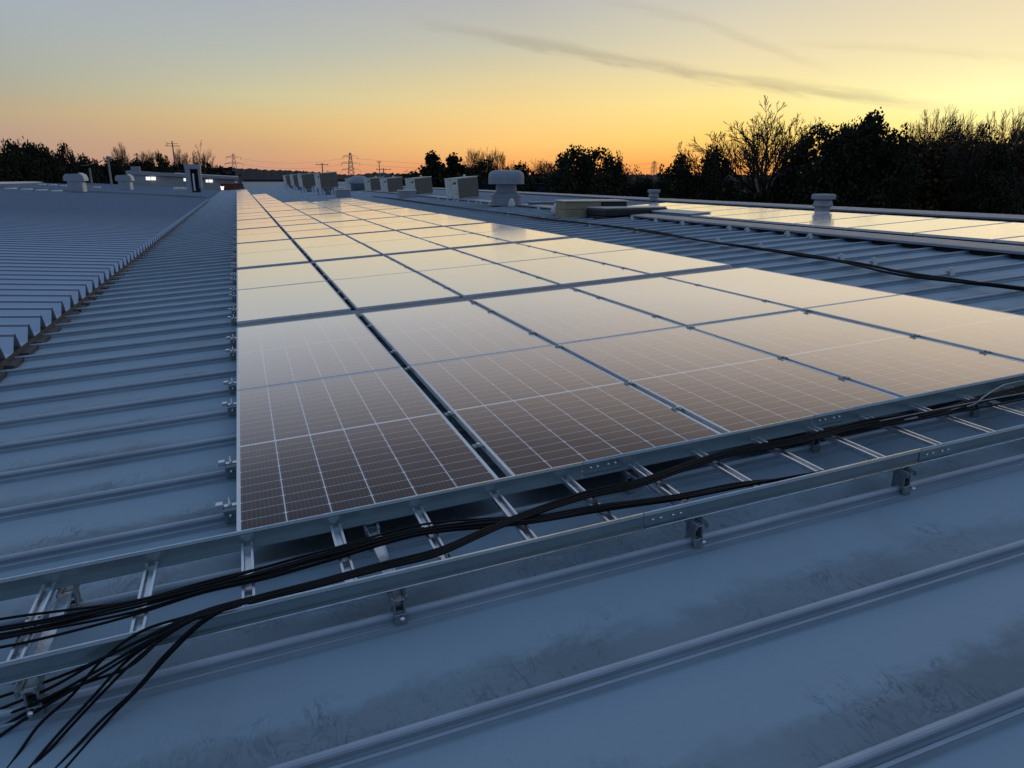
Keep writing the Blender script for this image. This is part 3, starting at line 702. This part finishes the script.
# portal shaped duct
t = thing('duct_portal', 'tall pale duct portal with a dark opening standing on the left roof', 'duct', at(195.5,192.5,58), (0,0,-.12))
b = MB(); b.bbox(-.5,-.18,-.25,.25,0,1.86,.02); b.bbox(.34,.5,-.25,.25,.3,1.86,.02); kid(t, 'leg', b, M['vent']); b = MB(); b.bbox(-.52,.52,-.27,.27,1.6,1.92,.02); kid(t, 'head', b, M['vent'])
b = MB(); b.box(-.18,.34,.1,.2,.0,1.6); kid(t, 'opening', b, M['dark']); b = MB(); b.bbox(-.05,.06,-.2,-.1,.12,1.3,.01); kid(t, 'inner_pipe', b, M['white'])
# office block with lit windows
def wallbox(b, x0,x1,y0,y1,z0,z1): b.box(x0,x1,y0,y1,z0,z1)
bl = thing('office_building', 'long low building with three lit windows behind the left roof', 'building')
a = at(131,172,112); c = at(236,176,118)
b = MB(); b.add([(a.x,112,-9),(c.x,118,-9),(c.x,130,-9),(a.x,124,-9),(a.x,112,1.9),(c.x,118,1.15),(c.x,130,1.15),(a.x,124,1.9)],[(0,1,5,4),(1,2,6,5),(2,3,7,6),(3,0,4,7),(4,5,6,7)]); kid(bl,'wall',b,M['wall'])
b = MB(); b.add([(a.x-.6,111.5,1.92),(c.x+.3,117.5,1.17),(c.x+.3,130,1.3),(a.x-.6,124,2.1),(a.x-.6,111.5,2.32),(c.x+.3,117.5,1.57),(c.x+.3,130,1.7),(a.x-.6,124,2.5)],[(0,1,5,4),(1,2,6,5),(2,3,7,6),(3,0,4,7),(4,5,6,7),(3,2,1,0)]); kid(bl,'roof',b,M['vent'])
b = MB(); q = at(135.5,171,113); b.bbox(q.x-.55,q.x+.55,113,114,2.2,2.9,.03); kid(bl,'roof_hatch',b,M['vent'])
for (x0,x1,y0,y1) in ((146,155.5,176.8,180.2),(182.5,190,178.2,181.2),(205,212.5,179.6,182.4)):
    k_ = (x0-131)/105; Yd = 112+6*k_-.12; p0 = at(x0,y1,Yd); p1 = at(x1,y0,Yd)
    b = MB(); b.box(p0.x,p1.x,Yd,Yd+.08,p0.z,p1.z); wn = kid(bl,'window',b,M['lit'])
    fr_ = MB(); e=.06; fr_.box(p0.x-e,p1.x+e,Yd-.02,Yd+.06,p1.z,p1.z+e); fr_.box(p0.x-e,p1.x+e,Yd-.02,Yd+.06,p0.z-e,p0.z); fr_.box((p0.x+p1.x)/2-.03,(p0.x+p1.x)/2+.03,Yd-.02,Yd-.005,p0.z,p1.z); kid(wn,'frame',fr_,M['vent'])
for i,(x,y) in enumerate(((177,189),(182,189),(187.5,189.4))):
    m = MB(); m.lathe([(.22,0),(.26,.06),(.22,.16),(.1,.2)],10,3); o = m.build('roof_light', M['white']); o.location = at(x,y+.8,60); tag(o, '%s of three small white caps left of the duct portal' % ('leftmost','middle one','rightmost')[i], 'cap', 'small white caps')
for i,(x,y) in enumerate(((11,189),(27,189.8),(42,190.6),(42,184.2),(53,184.7),(64,185),(97,186.5),(57,191))):
    Yd = 57 if y > 188 else 82
    m = MB(); m.bbox(-.28,.28,-.5,.5,0,.12,.04); o = m.build('skylight', M['white']); p_ = at(x,y,Yd)
    zr = (-.03+.06*(-2.1-p_.x)) if Yd < 60 else (-.17+.0615*(-2.1-p_.x)); o.location = (p_.x,p_.y,zr-.01)
    tag(o, 'white roof light, %s from the left in the %s row on the left roofs' % (nth([1,2,3,1,2,3,4,4][i]), 'near' if Yd==57 else 'far'), 'roof light', 'white roof lights')
m = MB(); m.lathe([(.14,0),(.14,.25),(.2,.3),(.2,.36)],10,2); o = m.build('lamp_fitting', glow('lit_lamp', (1,.98,.9,1), 1.0)); o.location = at(222.5,190,84); tag(o, 'small bright lamp at the far corner of the left roof', 'lamp')
t = thing('scrap_container', 'rust-red container at the far end of the roof left of the panels', 'container', at(226,190.8,108), (0,0,0)); b = MB(); b.bbox(-.6,1.9,0,1.2,-.2,.85,.05); kid(t,'body',b,M['rust']); b = MB(); b.bbox(-.65,1.95,-.05,1.25,.85,.95,.03); kid(t,'rim',b,M['rust']); b=MB(); b.bbox(1.2,1.6,.1,.6,.95,1.25,.05); kid(t,'lid',b,M['white'])
# far cross building
fbd = thing('factory_building', 'low far factory with grey roof and navy upper wall behind the array end', 'building')
b = MB(); x0 = at(243,180,150).x; b.add([(x0,128,-.35),(40,128,-.35),(40,196,.55),(x0,196,.55)],[(0,1,2,3)]); b.add([(x0,128,-.37),(40,128,-.37),(40,128,-9),(x0,128,-9)],[(0,3,2,1)]); kid(fbd,'roof',b,M['farroof'])
b = MB(); b.box(at(243,180,200).x, 60, 197, 205, -9, 1.15); kid(fbd,'wall',b,M['navy'])
# navy building beyond the ridge
nb = thing('warehouse', 'dark navy warehouse seen as a thin band behind the coolers', 'building'); b = MB(); b.box(24,34,78,150,-9,.72); kid(nb,'wall',b,M['navy']); b=MB(); b.box(23.8,34.2,77.8,150.2,.72,.86); kid(nb,'roof',b,M['navy'])
# low white building at the left edge
wb = thing('white_shed', 'low whitewashed shed with stepped roof at the far left edge', 'building')
p0 = at(-40,172,130); p1 = at(44,181,130); p2 = at(52,181,131)
b = MB(); b.box(p0.x,p1.x,130,140,-9,2.75); b.box(p1.x+.02,p2.x,131,140,-9,1.95); kid(wb,'wall',b,M['wall'])
b = MB(); b.box(p0.x-.2,p1.x+.3,129.6,140.3,2.76,2.95); b.box(p1.x+.32,p2.x+.2,130.6,140.3,1.96,2.1); kid(wb,'roof',b,M['vent'])
b = MB(); q0 = at(14,176,129.9); b.box(q0.x,q0.x+.3,129.9,129.98,.9,2.4); q0 = at(10,176,129.9); b.box(q0.x,q0.x+.25,129.9,129.98,1.2,1.9); kid(wb,'downpipe',b,M['white'])

# poles, masts, pylons
def upole(label, px, ytop, D, arms=2, w=1.6, mat='pole', r=.13, lean=0):
    top = at(px, ytop, D); h = top.z+9
    t = thing('utility_pole', label, 'utility pole', (top.x, top.y, -9), (0,lean,0), 'utility poles'); b = MB(); b.tube([(0,0,0),(0,0,h)], [r*1.3,r*.8], 8); kid(t,'post',b,M[mat])
    for i in range(arms):
        a_ = MB(); z = h-.35-.8*i; a_.box(-w/2,w/2,-.05,.05,z,z+.1)
        for x in (-w*.45,-w*.15,w*.15,w*.45): a_.tube([(x,0,z+.1),(x,0,z+.28)], .05, 6)
        kid(t,'crossarm',a_,M[mat])
    return t
for a_ in [('utility pole at the far left edge in front of the white shed',19.5,160,112,2,2.2),('slim utility pole between the shed and dark trees',40.5,160,118,1,1.2),('utility pole with crossarm just left of the boxy ventilator',61,161,104,2,2.0),('leaning light pole right above the boxy ventilator',75,162,100,0,1,'pole',.12,-.12),('short post behind the boxy ventilator',89.5,168,100,0,1),('pale thick pole in front of the low trees',107.5,156,95,1,.9),('tall mast with antenna arms before the bare trees',172,141,150,0,1),('thin pole with antenna behind the tall coolers',322,163,140,1,2.2),('tall thin pole right of the big pylon',379,161,190,1,1.2),('short pole with wide crossarm near the low dome',383.5,168,150,2,3.0)]:
    upole(*a_)
mast = [o for o in bpy.data.objects if o.get('label','').startswith('tall mast')][0]
top = at(172,141,150); h = top.z+9; b = MB()
b.box(-1.2,1.2,-.04,.04,h-.9,h-.8); b.box(-.9,.9,-.04,.04,h-.5,h-.42); b.tube([(-.9,0,h-.9),(-.9,0,h-.2)],.05,6); b.tube([(0,-.4,h-.7),(0,.4,h-.7)],.05,6); kid(mast,'antenna',b,M['steel'])
b = MB(); b.box(-1.1,1.1,-.05,.05,h-5.2,h-5.05); kid(mast,'crossarm',b,M['steel'])
def pylon(label, px, ytop, D, w0_=5, arms=(.92,.78,.64), aw=9):
    top = at(px, ytop, D); h = top.z+9; t = thing('pylon', label, 'pylon', (top.x, top.y, -9), (0,0,0), 'lattice pylons on the horizon'); b = MB(); r = .085*D/300
    def hw(z): return w0_/2*(1-z/h)**1.0*.9+.35
    for sx_ in (-1,1):
        for sy_ in (-1,1): b.tube([(sx_*hw(0),sy_*hw(0),0),(sx_*hw(h*.6),sy_*hw(h*.6),h*.6),(sx_*hw(h),sy_*hw(h),h)], r, 4)
    n_ = 12
    for i in range(n_):
        z0,z1 = h*i/n_,h*(i+1)/n_
        for sy_ in (-1,1):
            b.tube([(-hw(z0),sy_*hw(z0),z0),(hw(z1),sy_*hw(z1),z1)], r*.6, 4); b.tube([(hw(z0),sy_*hw(z0),z0),(-hw(z1),sy_*hw(z1),z1)], r*.6, 4)
    kid(t,'lattice',b,M['steel'])
    for f in arms:
        a_ = MB(); z = h*f; L_ = aw/2*(1.0 if f < .9 else .8)
        a_.tube([(-L_,0,z),(0,0,z+.9),(L_,0,z),(0,0,z-.1),(-L_,0,z)], r*.8, 4)
        for x in (-L_,L_): a_.tube([(x,0,z),(x,0,z-1.4)], r*.8, 4)
        kid(t,'crossarm',a_,M['steel'])
    return t
pylon('lattice pylon above the left end of the panels', 233, 153.5, 420)
pylon('tallest lattice pylon, above the four tight coolers', 350, 152.5, 380)
pylon('lattice pylon between dark trees right of the centre', 654.5, 161, 330, 4, (.95,.84,.73), 3.5)
pylon('tiny lattice pylon far left above the woods', 136.5, 153, 700, 5, (.95,.85), 6)
def wire(label, pts, sag=2.0, r=.05):
    P = [at(*p) for p in pts]; m = MB()
    for a_,c_ in zip(P,P[1:]):
        m.tube([a_.lerp(c_, i/12) - Vector((0,0,sag*4*(i/12)*(1-i/12))) for i in range(13)], r, 4)
    tag(m.build('power_line', M['steel']), label, 'power line', 'power lines between pylons')
wire('upper power line from the tallest pylon to the right', [(350,158,380),(660,163,330)], 3, .035)
wire('lower power line from the tallest pylon to the right', [(350,163,380),(660,168,330)], 3, .035)
wire('upper power line between the two left pylons', [(233,157,420),(350,157,380)], 3, .03)
wire('lower power line between the two left pylons', [(233,162,420),(350,163,380)], 3, .03)
wire('service wire across the dark trees at the far left', [(-20,160,118),(61,162,104),(107,158,95)], .6, .03)

# ------------------------------------------------------------------ trees
def crown(seed, H, R, zc, n_clump, leaf, per, shape='round', hollow=.0):
    rd = random.Random(seed); m = MB(); cl = []
    for i in range(n_clump):
        while True:
            x,y,z = rd.uniform(-1,1),rd.uniform(-1,1),rd.uniform(-1,1); q = x*x+y*y+z*z
            if q < 1 and q > hollow*hollow: break
        if shape == 'cone': f = max(.12, (1-(z+1)/2)**.8); x *= f; y *= f
        if shape == 'flat': z = z*.6+.3
        cl.append((x*R, y*R, zc+z*H, rd.uniform(.16,.34)*R*(1.2-.45*abs(z))))
    for cx,cy,cz,cr in cl:
        for j in range(per):
            d = Vector((rd.gauss(0,1),rd.gauss(0,1),rd.gauss(0,.75))); d = d.normalized()*cr*rd.random()**.4*1.15
            c = Vector((cx,cy,cz))+d; a = Vector((rd.gauss(0,1),rd.gauss(0,1),rd.gauss(0,1))).normalized(); b = a.cross(Vector((rd.gauss(0,1),rd.gauss(0,1),rd.gauss(0,1)))).normalized()
            l = leaf*rd.uniform(.6,1.4)
            m.add([c-a*l*.5-b*l*.3, c+a*l*.1-b*l*.45, c+a*l*.6, c-a*l*.1+b*l*.45], [(0,1,2,3)])
    return m
def trunk_limbs(seed, H, R, zc, r0=.28):
    rd = random.Random(seed+99); m = MB(); top = zc+H*.5
    m.tube([(0,0,0),(.1,.05,top*.4),(-.05,.1,top*.75),(0,0,top)], [r0,r0*.75,r0*.45,r0*.1], 7)
    for i in range(9):
        a = rd.uniform(0,2*pi); z = top*rd.uniform(.35,.8); L = R*rd.uniform(.5,.95)
        m.tube([(0,0,z),(cos(a)*L*.5,sin(a)*L*.5,z+L*.35),(cos(a)*L,sin(a)*L,z+L*.9)], [r0*.35,r0*.22,r0*.05], 5)
    return m
def bare(seed, h, spread, levels=6, start=.18, r0=.26, updraft=.35, nch=(2,4), rmin=.011):
    rd = random.Random(seed); m = MB()
    def grow(p, d, L, r, lv):
        n = 3 if lv < 4 else 2; pts = [p]; q = p.copy(); dd = d.copy()
        for i in range(n):
            dd = (dd + Vector((rd.gauss(0,.09),rd.gauss(0,.09),rd.gauss(0,.05)+updraft*.10))).normalized(); q = q+dd*L/n; pts.append(q.copy())
        m.tube(pts, [max(rmin, r*(1-.42*i/n)) for i in range(n+1)], 5 if lv < 2 else 3, cap=False, smooth=False)
        if lv >= levels: return
        k = rd.randint(*nch)
        for i in range(k):
            ax = dd.orthogonal().normalized(); ax.rotate(Matrix.Rotation(rd.uniform(0,2*pi),3,dd)); ang = rd.uniform(.22,.62)*spread
            nd = dd.copy(); nd.rotate(Matrix.Rotation(ang,3,ax)); nd = (nd+Vector((0,0,updraft*.25))).normalized()
            base = pts[-1] if i < 2 else pts[rd.randint(1,n)]
            grow(base, nd, L*rd.uniform(.66,.88), r*.60, lv+1)
    tr = Vector((0,0,1)); m.tube([(0,0,0),(0,0,h*start)], [r0*1.25,r0], 8)
    for i in range(rd.randint(4,6)):
        a = 2*pi*i/5+rd.uniform(-.3,.3); t_ = rd.uniform(.15,.5)*spread; grow(Vector((0,0,h*start*rd.uniform(.8,1))), Vector((sin(t_)*cos(a),sin(t_)*sin(a),cos(t_))), h*(.22 if start < .3 else .15), r0*.62, 1)
    return m
def fan(seed, h):
    rd = random.Random(seed); m = MB(); z0 = h*.54
    m.tube([(0,0,0),(0,0,z0*.6),(0,0,z0)], [.34,.28,.25], 8)
    def limb(p, d, L, r, lv, bend):
        k = 6 if lv == 0 else 4; pts = [p]; q = p.copy(); dd = d.copy()
        for i in range(k):
            dd = (dd+Vector((rd.gauss(0,.06),rd.gauss(0,.06),bend/k))).normalized(); q = q+dd*L/k; pts.append(q.copy())
        m.tube(pts, [max(.018, r*(1-.85*i/k)) for i in range(k+1)], 5 if lv < 1 else 3, cap=False, smooth=False)
        if lv >= 3: return
        cnt = (11,6,3)[lv]
        for i in range(cnt):
            f = rd.uniform(.28,.98) if lv == 0 else rd.uniform(.2,.95)
            j = min(k-1, int(f*k)); b = pts[j].lerp(pts[j+1], f*k-j); ax = dd.orthogonal().normalized(); ax.rotate(Matrix.Rotation(rd.uniform(0,6.28),3,dd))
            nd = (pts[j+1]-pts[j]).normalized(); nd.rotate(Matrix.Rotation(rd.uniform(.35,.75),3,ax)); nd = (nd+Vector((0,0,.04))).normalized()
            limb(b, nd, L*(.46,.5,.5)[lv]*rd.uniform(.7,1.15)*(1.15-.45*f), r*(1-.8*f)*.62, lv+1, .12)
    for i in range(17):
        a = 2*pi*i*.382+rd.uniform(-.2,.2); t = radians(6+66*((i+.5)/17)**.8); hh = h*.47
        limb(Vector((0,0,z0*rd.uniform(.86,1.0))), Vector((sin(t)*cos(a),sin(t)*sin(a),cos(t))), hh*rd.uniform(.90,1.0), .15, 0, .04)
    return m
# library: each built 1 m based on real size ~ 14 m tall
def T(mb, name, mat): return mb.mesh(name, mat)
LIB = {}
for i,(sd,shape) in enumerate(((1,'round'),(2,'round'),(3,'cone'),(4,'flat'))):
    H,R,zc = (5.8,4.0,8.0) if shape == 'round' else ((6.2,3.4,7.6) if shape == 'cone' else (4.4,4.6,8.6))
    LIB['e%d'%i] = (T(trunk_limbs(sd,H,R,zc),'trunk',M['bark']), T(crown(sd,H,R,zc,130,.28,140,shape),'crown',M['leaf']))
LIB['b0'] = (T(fan(11,14),'trunk_and_branches',M['twig']), None)
LIB['b1'] = (T(bare(12,14,.85,6,.42,.2,.45,(3,3),.015),'trunk_and_branches',M['twig']), None)
LIB['b2'] = (T(bare(15,14,1.15,6,.42,.24,.25,(3,4),.016),'trunk_and_branches',M['twig']), None)
LIB['w0'] = (LIB['b2'][0], T(crown(21,5.2,3.6,8.2,120,.26,14,'round',.3),'crown',M['leafbrown']))
LIB['w1'] = (LIB['b1'][0], T(crown(22,5.6,3.4,7.6,150,.24,12,'round',.2),'crown',M['leafbrown']))
TOPS_ = {k: max(max((v.co.z for v in me.vertices)) for me in pr_ if me) for k,pr_ in LIB.items()}
def wid(pr_):
    me = pr_[1] or pr_[0]; q = sorted(math.hypot(v.co.x, v.co.y) for v in me.vertices if v.co.z > 2); return q[int(len(q)*(.90 if pr_[1] else .97))]
def topz(pr_):
    me = pr_[1] or pr_[0]; q = sorted(v.co.z for v in me.vertices); return q[int(len(q)*(.997 if pr_[1] else .985))]
WID = {k: wid(p_) for k,p_ in LIB.items()}; TOPS = {k: topz(p_) for k,p_ in LIB.items()}
def tree(kind, px, ytop, D, wpx, label, name, group, rz=None):
    top = at(px, ytop, D); h = top.z+9.0; sc = h/TOPS[kind]
    dist = (top-CAM).dot(FW); wd = wpx/2*dist/FPX*((1.06 if px > 400 else 1.0) if kind[0] == 'e' else 1.1); sx_ = wd/WID[kind]
    t = thing(name, label, 'tree', (top.x, top.y, -9.0), (0,0,random.uniform(0,6.28) if rz is None else rz), group); t.scale = (sx_, sx_, sc)
    kid(t, 'trunk', LIB[kind][0])
    if LIB[kind][1]: kid(t, 'crown', LIB[kind][1])
    return t
E_, B_ = 'evergreen_tree', 'bare_tree'
tr = [
 ('e0',-14,138,92,50,'dark evergreen cut by the left edge of the picture',E_),
 ('e3',20,143,95,44,'dark spreading evergreen second from the left edge',E_),
 ('e1',44,149,95,30,'dark evergreen between the spreading one and the notched one',E_),
 ('e0',62,147,96,28,'dark evergreen with a notched top left of the drop in the treeline',E_),
 ('e1',86,157.5,110,34,'low dark evergreen behind the thick pale pole',E_),
 ('e0',118,160,120,40,'low rounded evergreen below the small bare tree',E_),
 ('e3',142,160,120,30,'low evergreen beside the lone dark crown',E_),
 ('e1',160,154.5,118,22,'lone dark round crown left of the antenna mast',E_),
 ('b2',117,147,150,22,'small bare tree standing up behind the low left evergreens',B_),
 ('b1',146,153,150,20,'small faint bare tree left of the lone dark crown',B_),
 ('b2',183,153,140,26,'bare tree just right of the antenna mast',B_),
 ('b0',200,152,140,38,'wide bare tree right of the mast with spreading branches',B_),
 ('e0',180,168,130,40,'low dark bush-like evergreen under the wide bare tree',E_),
 ('e1',214,168.5,150,44,'low dark evergreen behind the lit building, right end',E_),
 ('e2',433,156,82,42,'pointed evergreen at the left end of the central clump',E_),
 ('e2',454,158,84,44,'second pointed evergreen of the central clump',E_),
 ('b1',478,151,95,34,'feathery bare tree rising behind the central clump, left one',B_),
 ('b1',497,154,98,30,'feathery bare tree rising behind the central clump, right one',B_),
 ('e0',482,163,80,50,'low rounded evergreen in the central clump left of the ventilator',E_),
 ('e1',517,166,78,44,'low rounded evergreen directly behind the big ventilator hood',E_),
 ('w1',545,164,90,34,'thin brownish tree right of the big ventilator',B_),
 ('e1',571,150.5,66,60,'tall dark evergreen left half of the dome-shaped centre mass',E_),
 ('e0',598,151.5,68,60,'tall dark evergreen right half of the dome-shaped centre mass',E_),
 ('w0',611,151,72,30,'half-bare tree on the right shoulder of the dome-shaped mass',B_),
 ('w0',630,166,70,30,'half-bare low tree left of the right-hand pylon',B_),
 ('e1',645,180,68,34,'lowest dark bush below the right-hand pylon',E_),
 ('e0',677,158,62,44,'dark evergreen right of the pylon, left of a pair',E_),
 ('e1',712,151,60,46,'dark evergreen left of the great fan-shaped bare tree',E_),
 ('b0',770,118,62,150,'great fan-shaped bare tree against the yellow sky',B_),
 ('w1',742,180,66,32,'low half-bare tree at the left foot of the fan-shaped one',B_),
 ('w0',787,170,64,32,'half-bare tree at the right foot of the fan-shaped one',B_),
 ('e0',824,130,56,66,'dark round evergreen right of the fan-shaped bare tree',E_),
 ('e0',882,116.5,54,68,'tallest dark evergreen with a clumped crown',E_),
 ('e3',860,124,58,50,'dark evergreen filling between the two tallest right ones',E_),
 ('b2',935,117,62,70,'bare twiggy tree right of the tallest evergreen',B_),
 ('w1',912,138,56,60,'brown withered tree below the twiggy tree',B_),
 ('w0',948,140,56,56,'brown withered tree left of the last evergreen',B_),
 ('b2',968,122,60,60,'narrow bare tree between the two twiggy crowns',B_),
 ('w0',986,127,52,54,'withered tree with sky showing through near the right edge',B_),
 ('b2',1008,118,58,70,'bare twiggy tree at the right edge of the picture',B_),
 ('e1',1003,150,50,50,'last dark evergreen, low beside the right edge',E_),
 ('w1',1036,128,52,56,'withered tree cut by the right edge of the picture',B_),
]
for kind,px,yt,D,wp,lab,nm in tr: tree(kind,px,yt,D,wp,lab,nm,'trees along the horizon')
# undergrowth that closes the foot of the tree belt (nobody could count it)
def belt(name, path, seed, leaf, per_m, mat, depth=3.0):
    rd = random.Random(seed); m = MB()
    for (xa,ya,Da),(xb,yb,Db) in zip(path, path[1:]):
        a_ = at(xa,ya,Da); b_ = at(xb,yb,Db); n_ = int((b_-a_).length*per_m)
        for i in range(n_):
            t_ = rd.random(); tp = a_.lerp(b_, t_); hh = tp.z - (-3.5)
            z = -3.5 + hh*rd.random()**.8*(1+.10*sin(t_*40+xa)+rd.uniform(-.12,.04))
            c = Vector((tp.x+rd.gauss(0,depth*.4), tp.y+rd.gauss(0,depth*.4), z)); a = Vector((rd.gauss(0,1),rd.gauss(0,1),rd.gauss(0,1))).normalized(); b = a.cross(Vector((rd.gauss(0,1),rd.gauss(0,1),rd.gauss(0,1)))).normalized(); l = leaf*rd.uniform(.6,1.5)
            m.add([c-a*l*.5-b*l*.3, c+a*l*.1-b*l*.45, c+a*l*.6, c-a*l*.1+b*l*.45], [(0,1,2,3)])
    o = m.build(name, mat); o['kind'] = 'stuff'; return o
belt('undergrowth', [(415,176,92),(470,172,85),(540,176,82),(640,189,72),(700,193,66),(745,197,64),(790,196,60),(850,182,58),(905,152,57),(975,150,56),(1040,152,54)], 5, .5, 420, M['leaf'], 3.5)
belt('brushwood', [(880,150,55),(905,146,55),(975,146,54),(1040,156,52)], 6, .35, 400, M['leafbrown'], 2.5)
belt('hedge', [(-60,163,122),(40,164,122),(76,167,124),(110,166,126),(170,170,130),(218,170,140)], 8, .8, 170, M['leaf'], 4)
# distant wooded hill
def hill():
    rd = random.Random(4); m = MB(); pts = [(-300,166),(60,165),(120,166),(180,167),(237,168.3),(265,169.5),(300,171),(330,173),(350,175),(375,172.5),(400,174),(430,173.5),(520,174),(700,175),(1100,176)]
    D = 620; N_ = 900
    def yt(x):
        for (x0,y0),(x1,y1) in zip(pts,pts[1:]):
            if x0 <= x <= x1: return y0+(y1-y0)*(x-x0)/(x1-x0)
        return 176
    vs = []
    for i in range(N_+1):
        x = -300+1400*i/N_; t = at(x, yt(x)+rd.uniform(-.55,.55)+(1.2*sin(x*.8)*.3), D)
        vs += [(t.x, t.y, t.z), (t.x, t.y-60, -9), (t.x, t.y+160, -9)]
    m.add(vs, [(3*i,3*i+1,3*i+4,3*i+3) for i in range(N_)]+[(3*i+2,3*i,3*i+3,3*i+5) for i in range(N_)])
    o = m.build('hill', M['hillwood']); o['kind'] = 'structure'
hill()
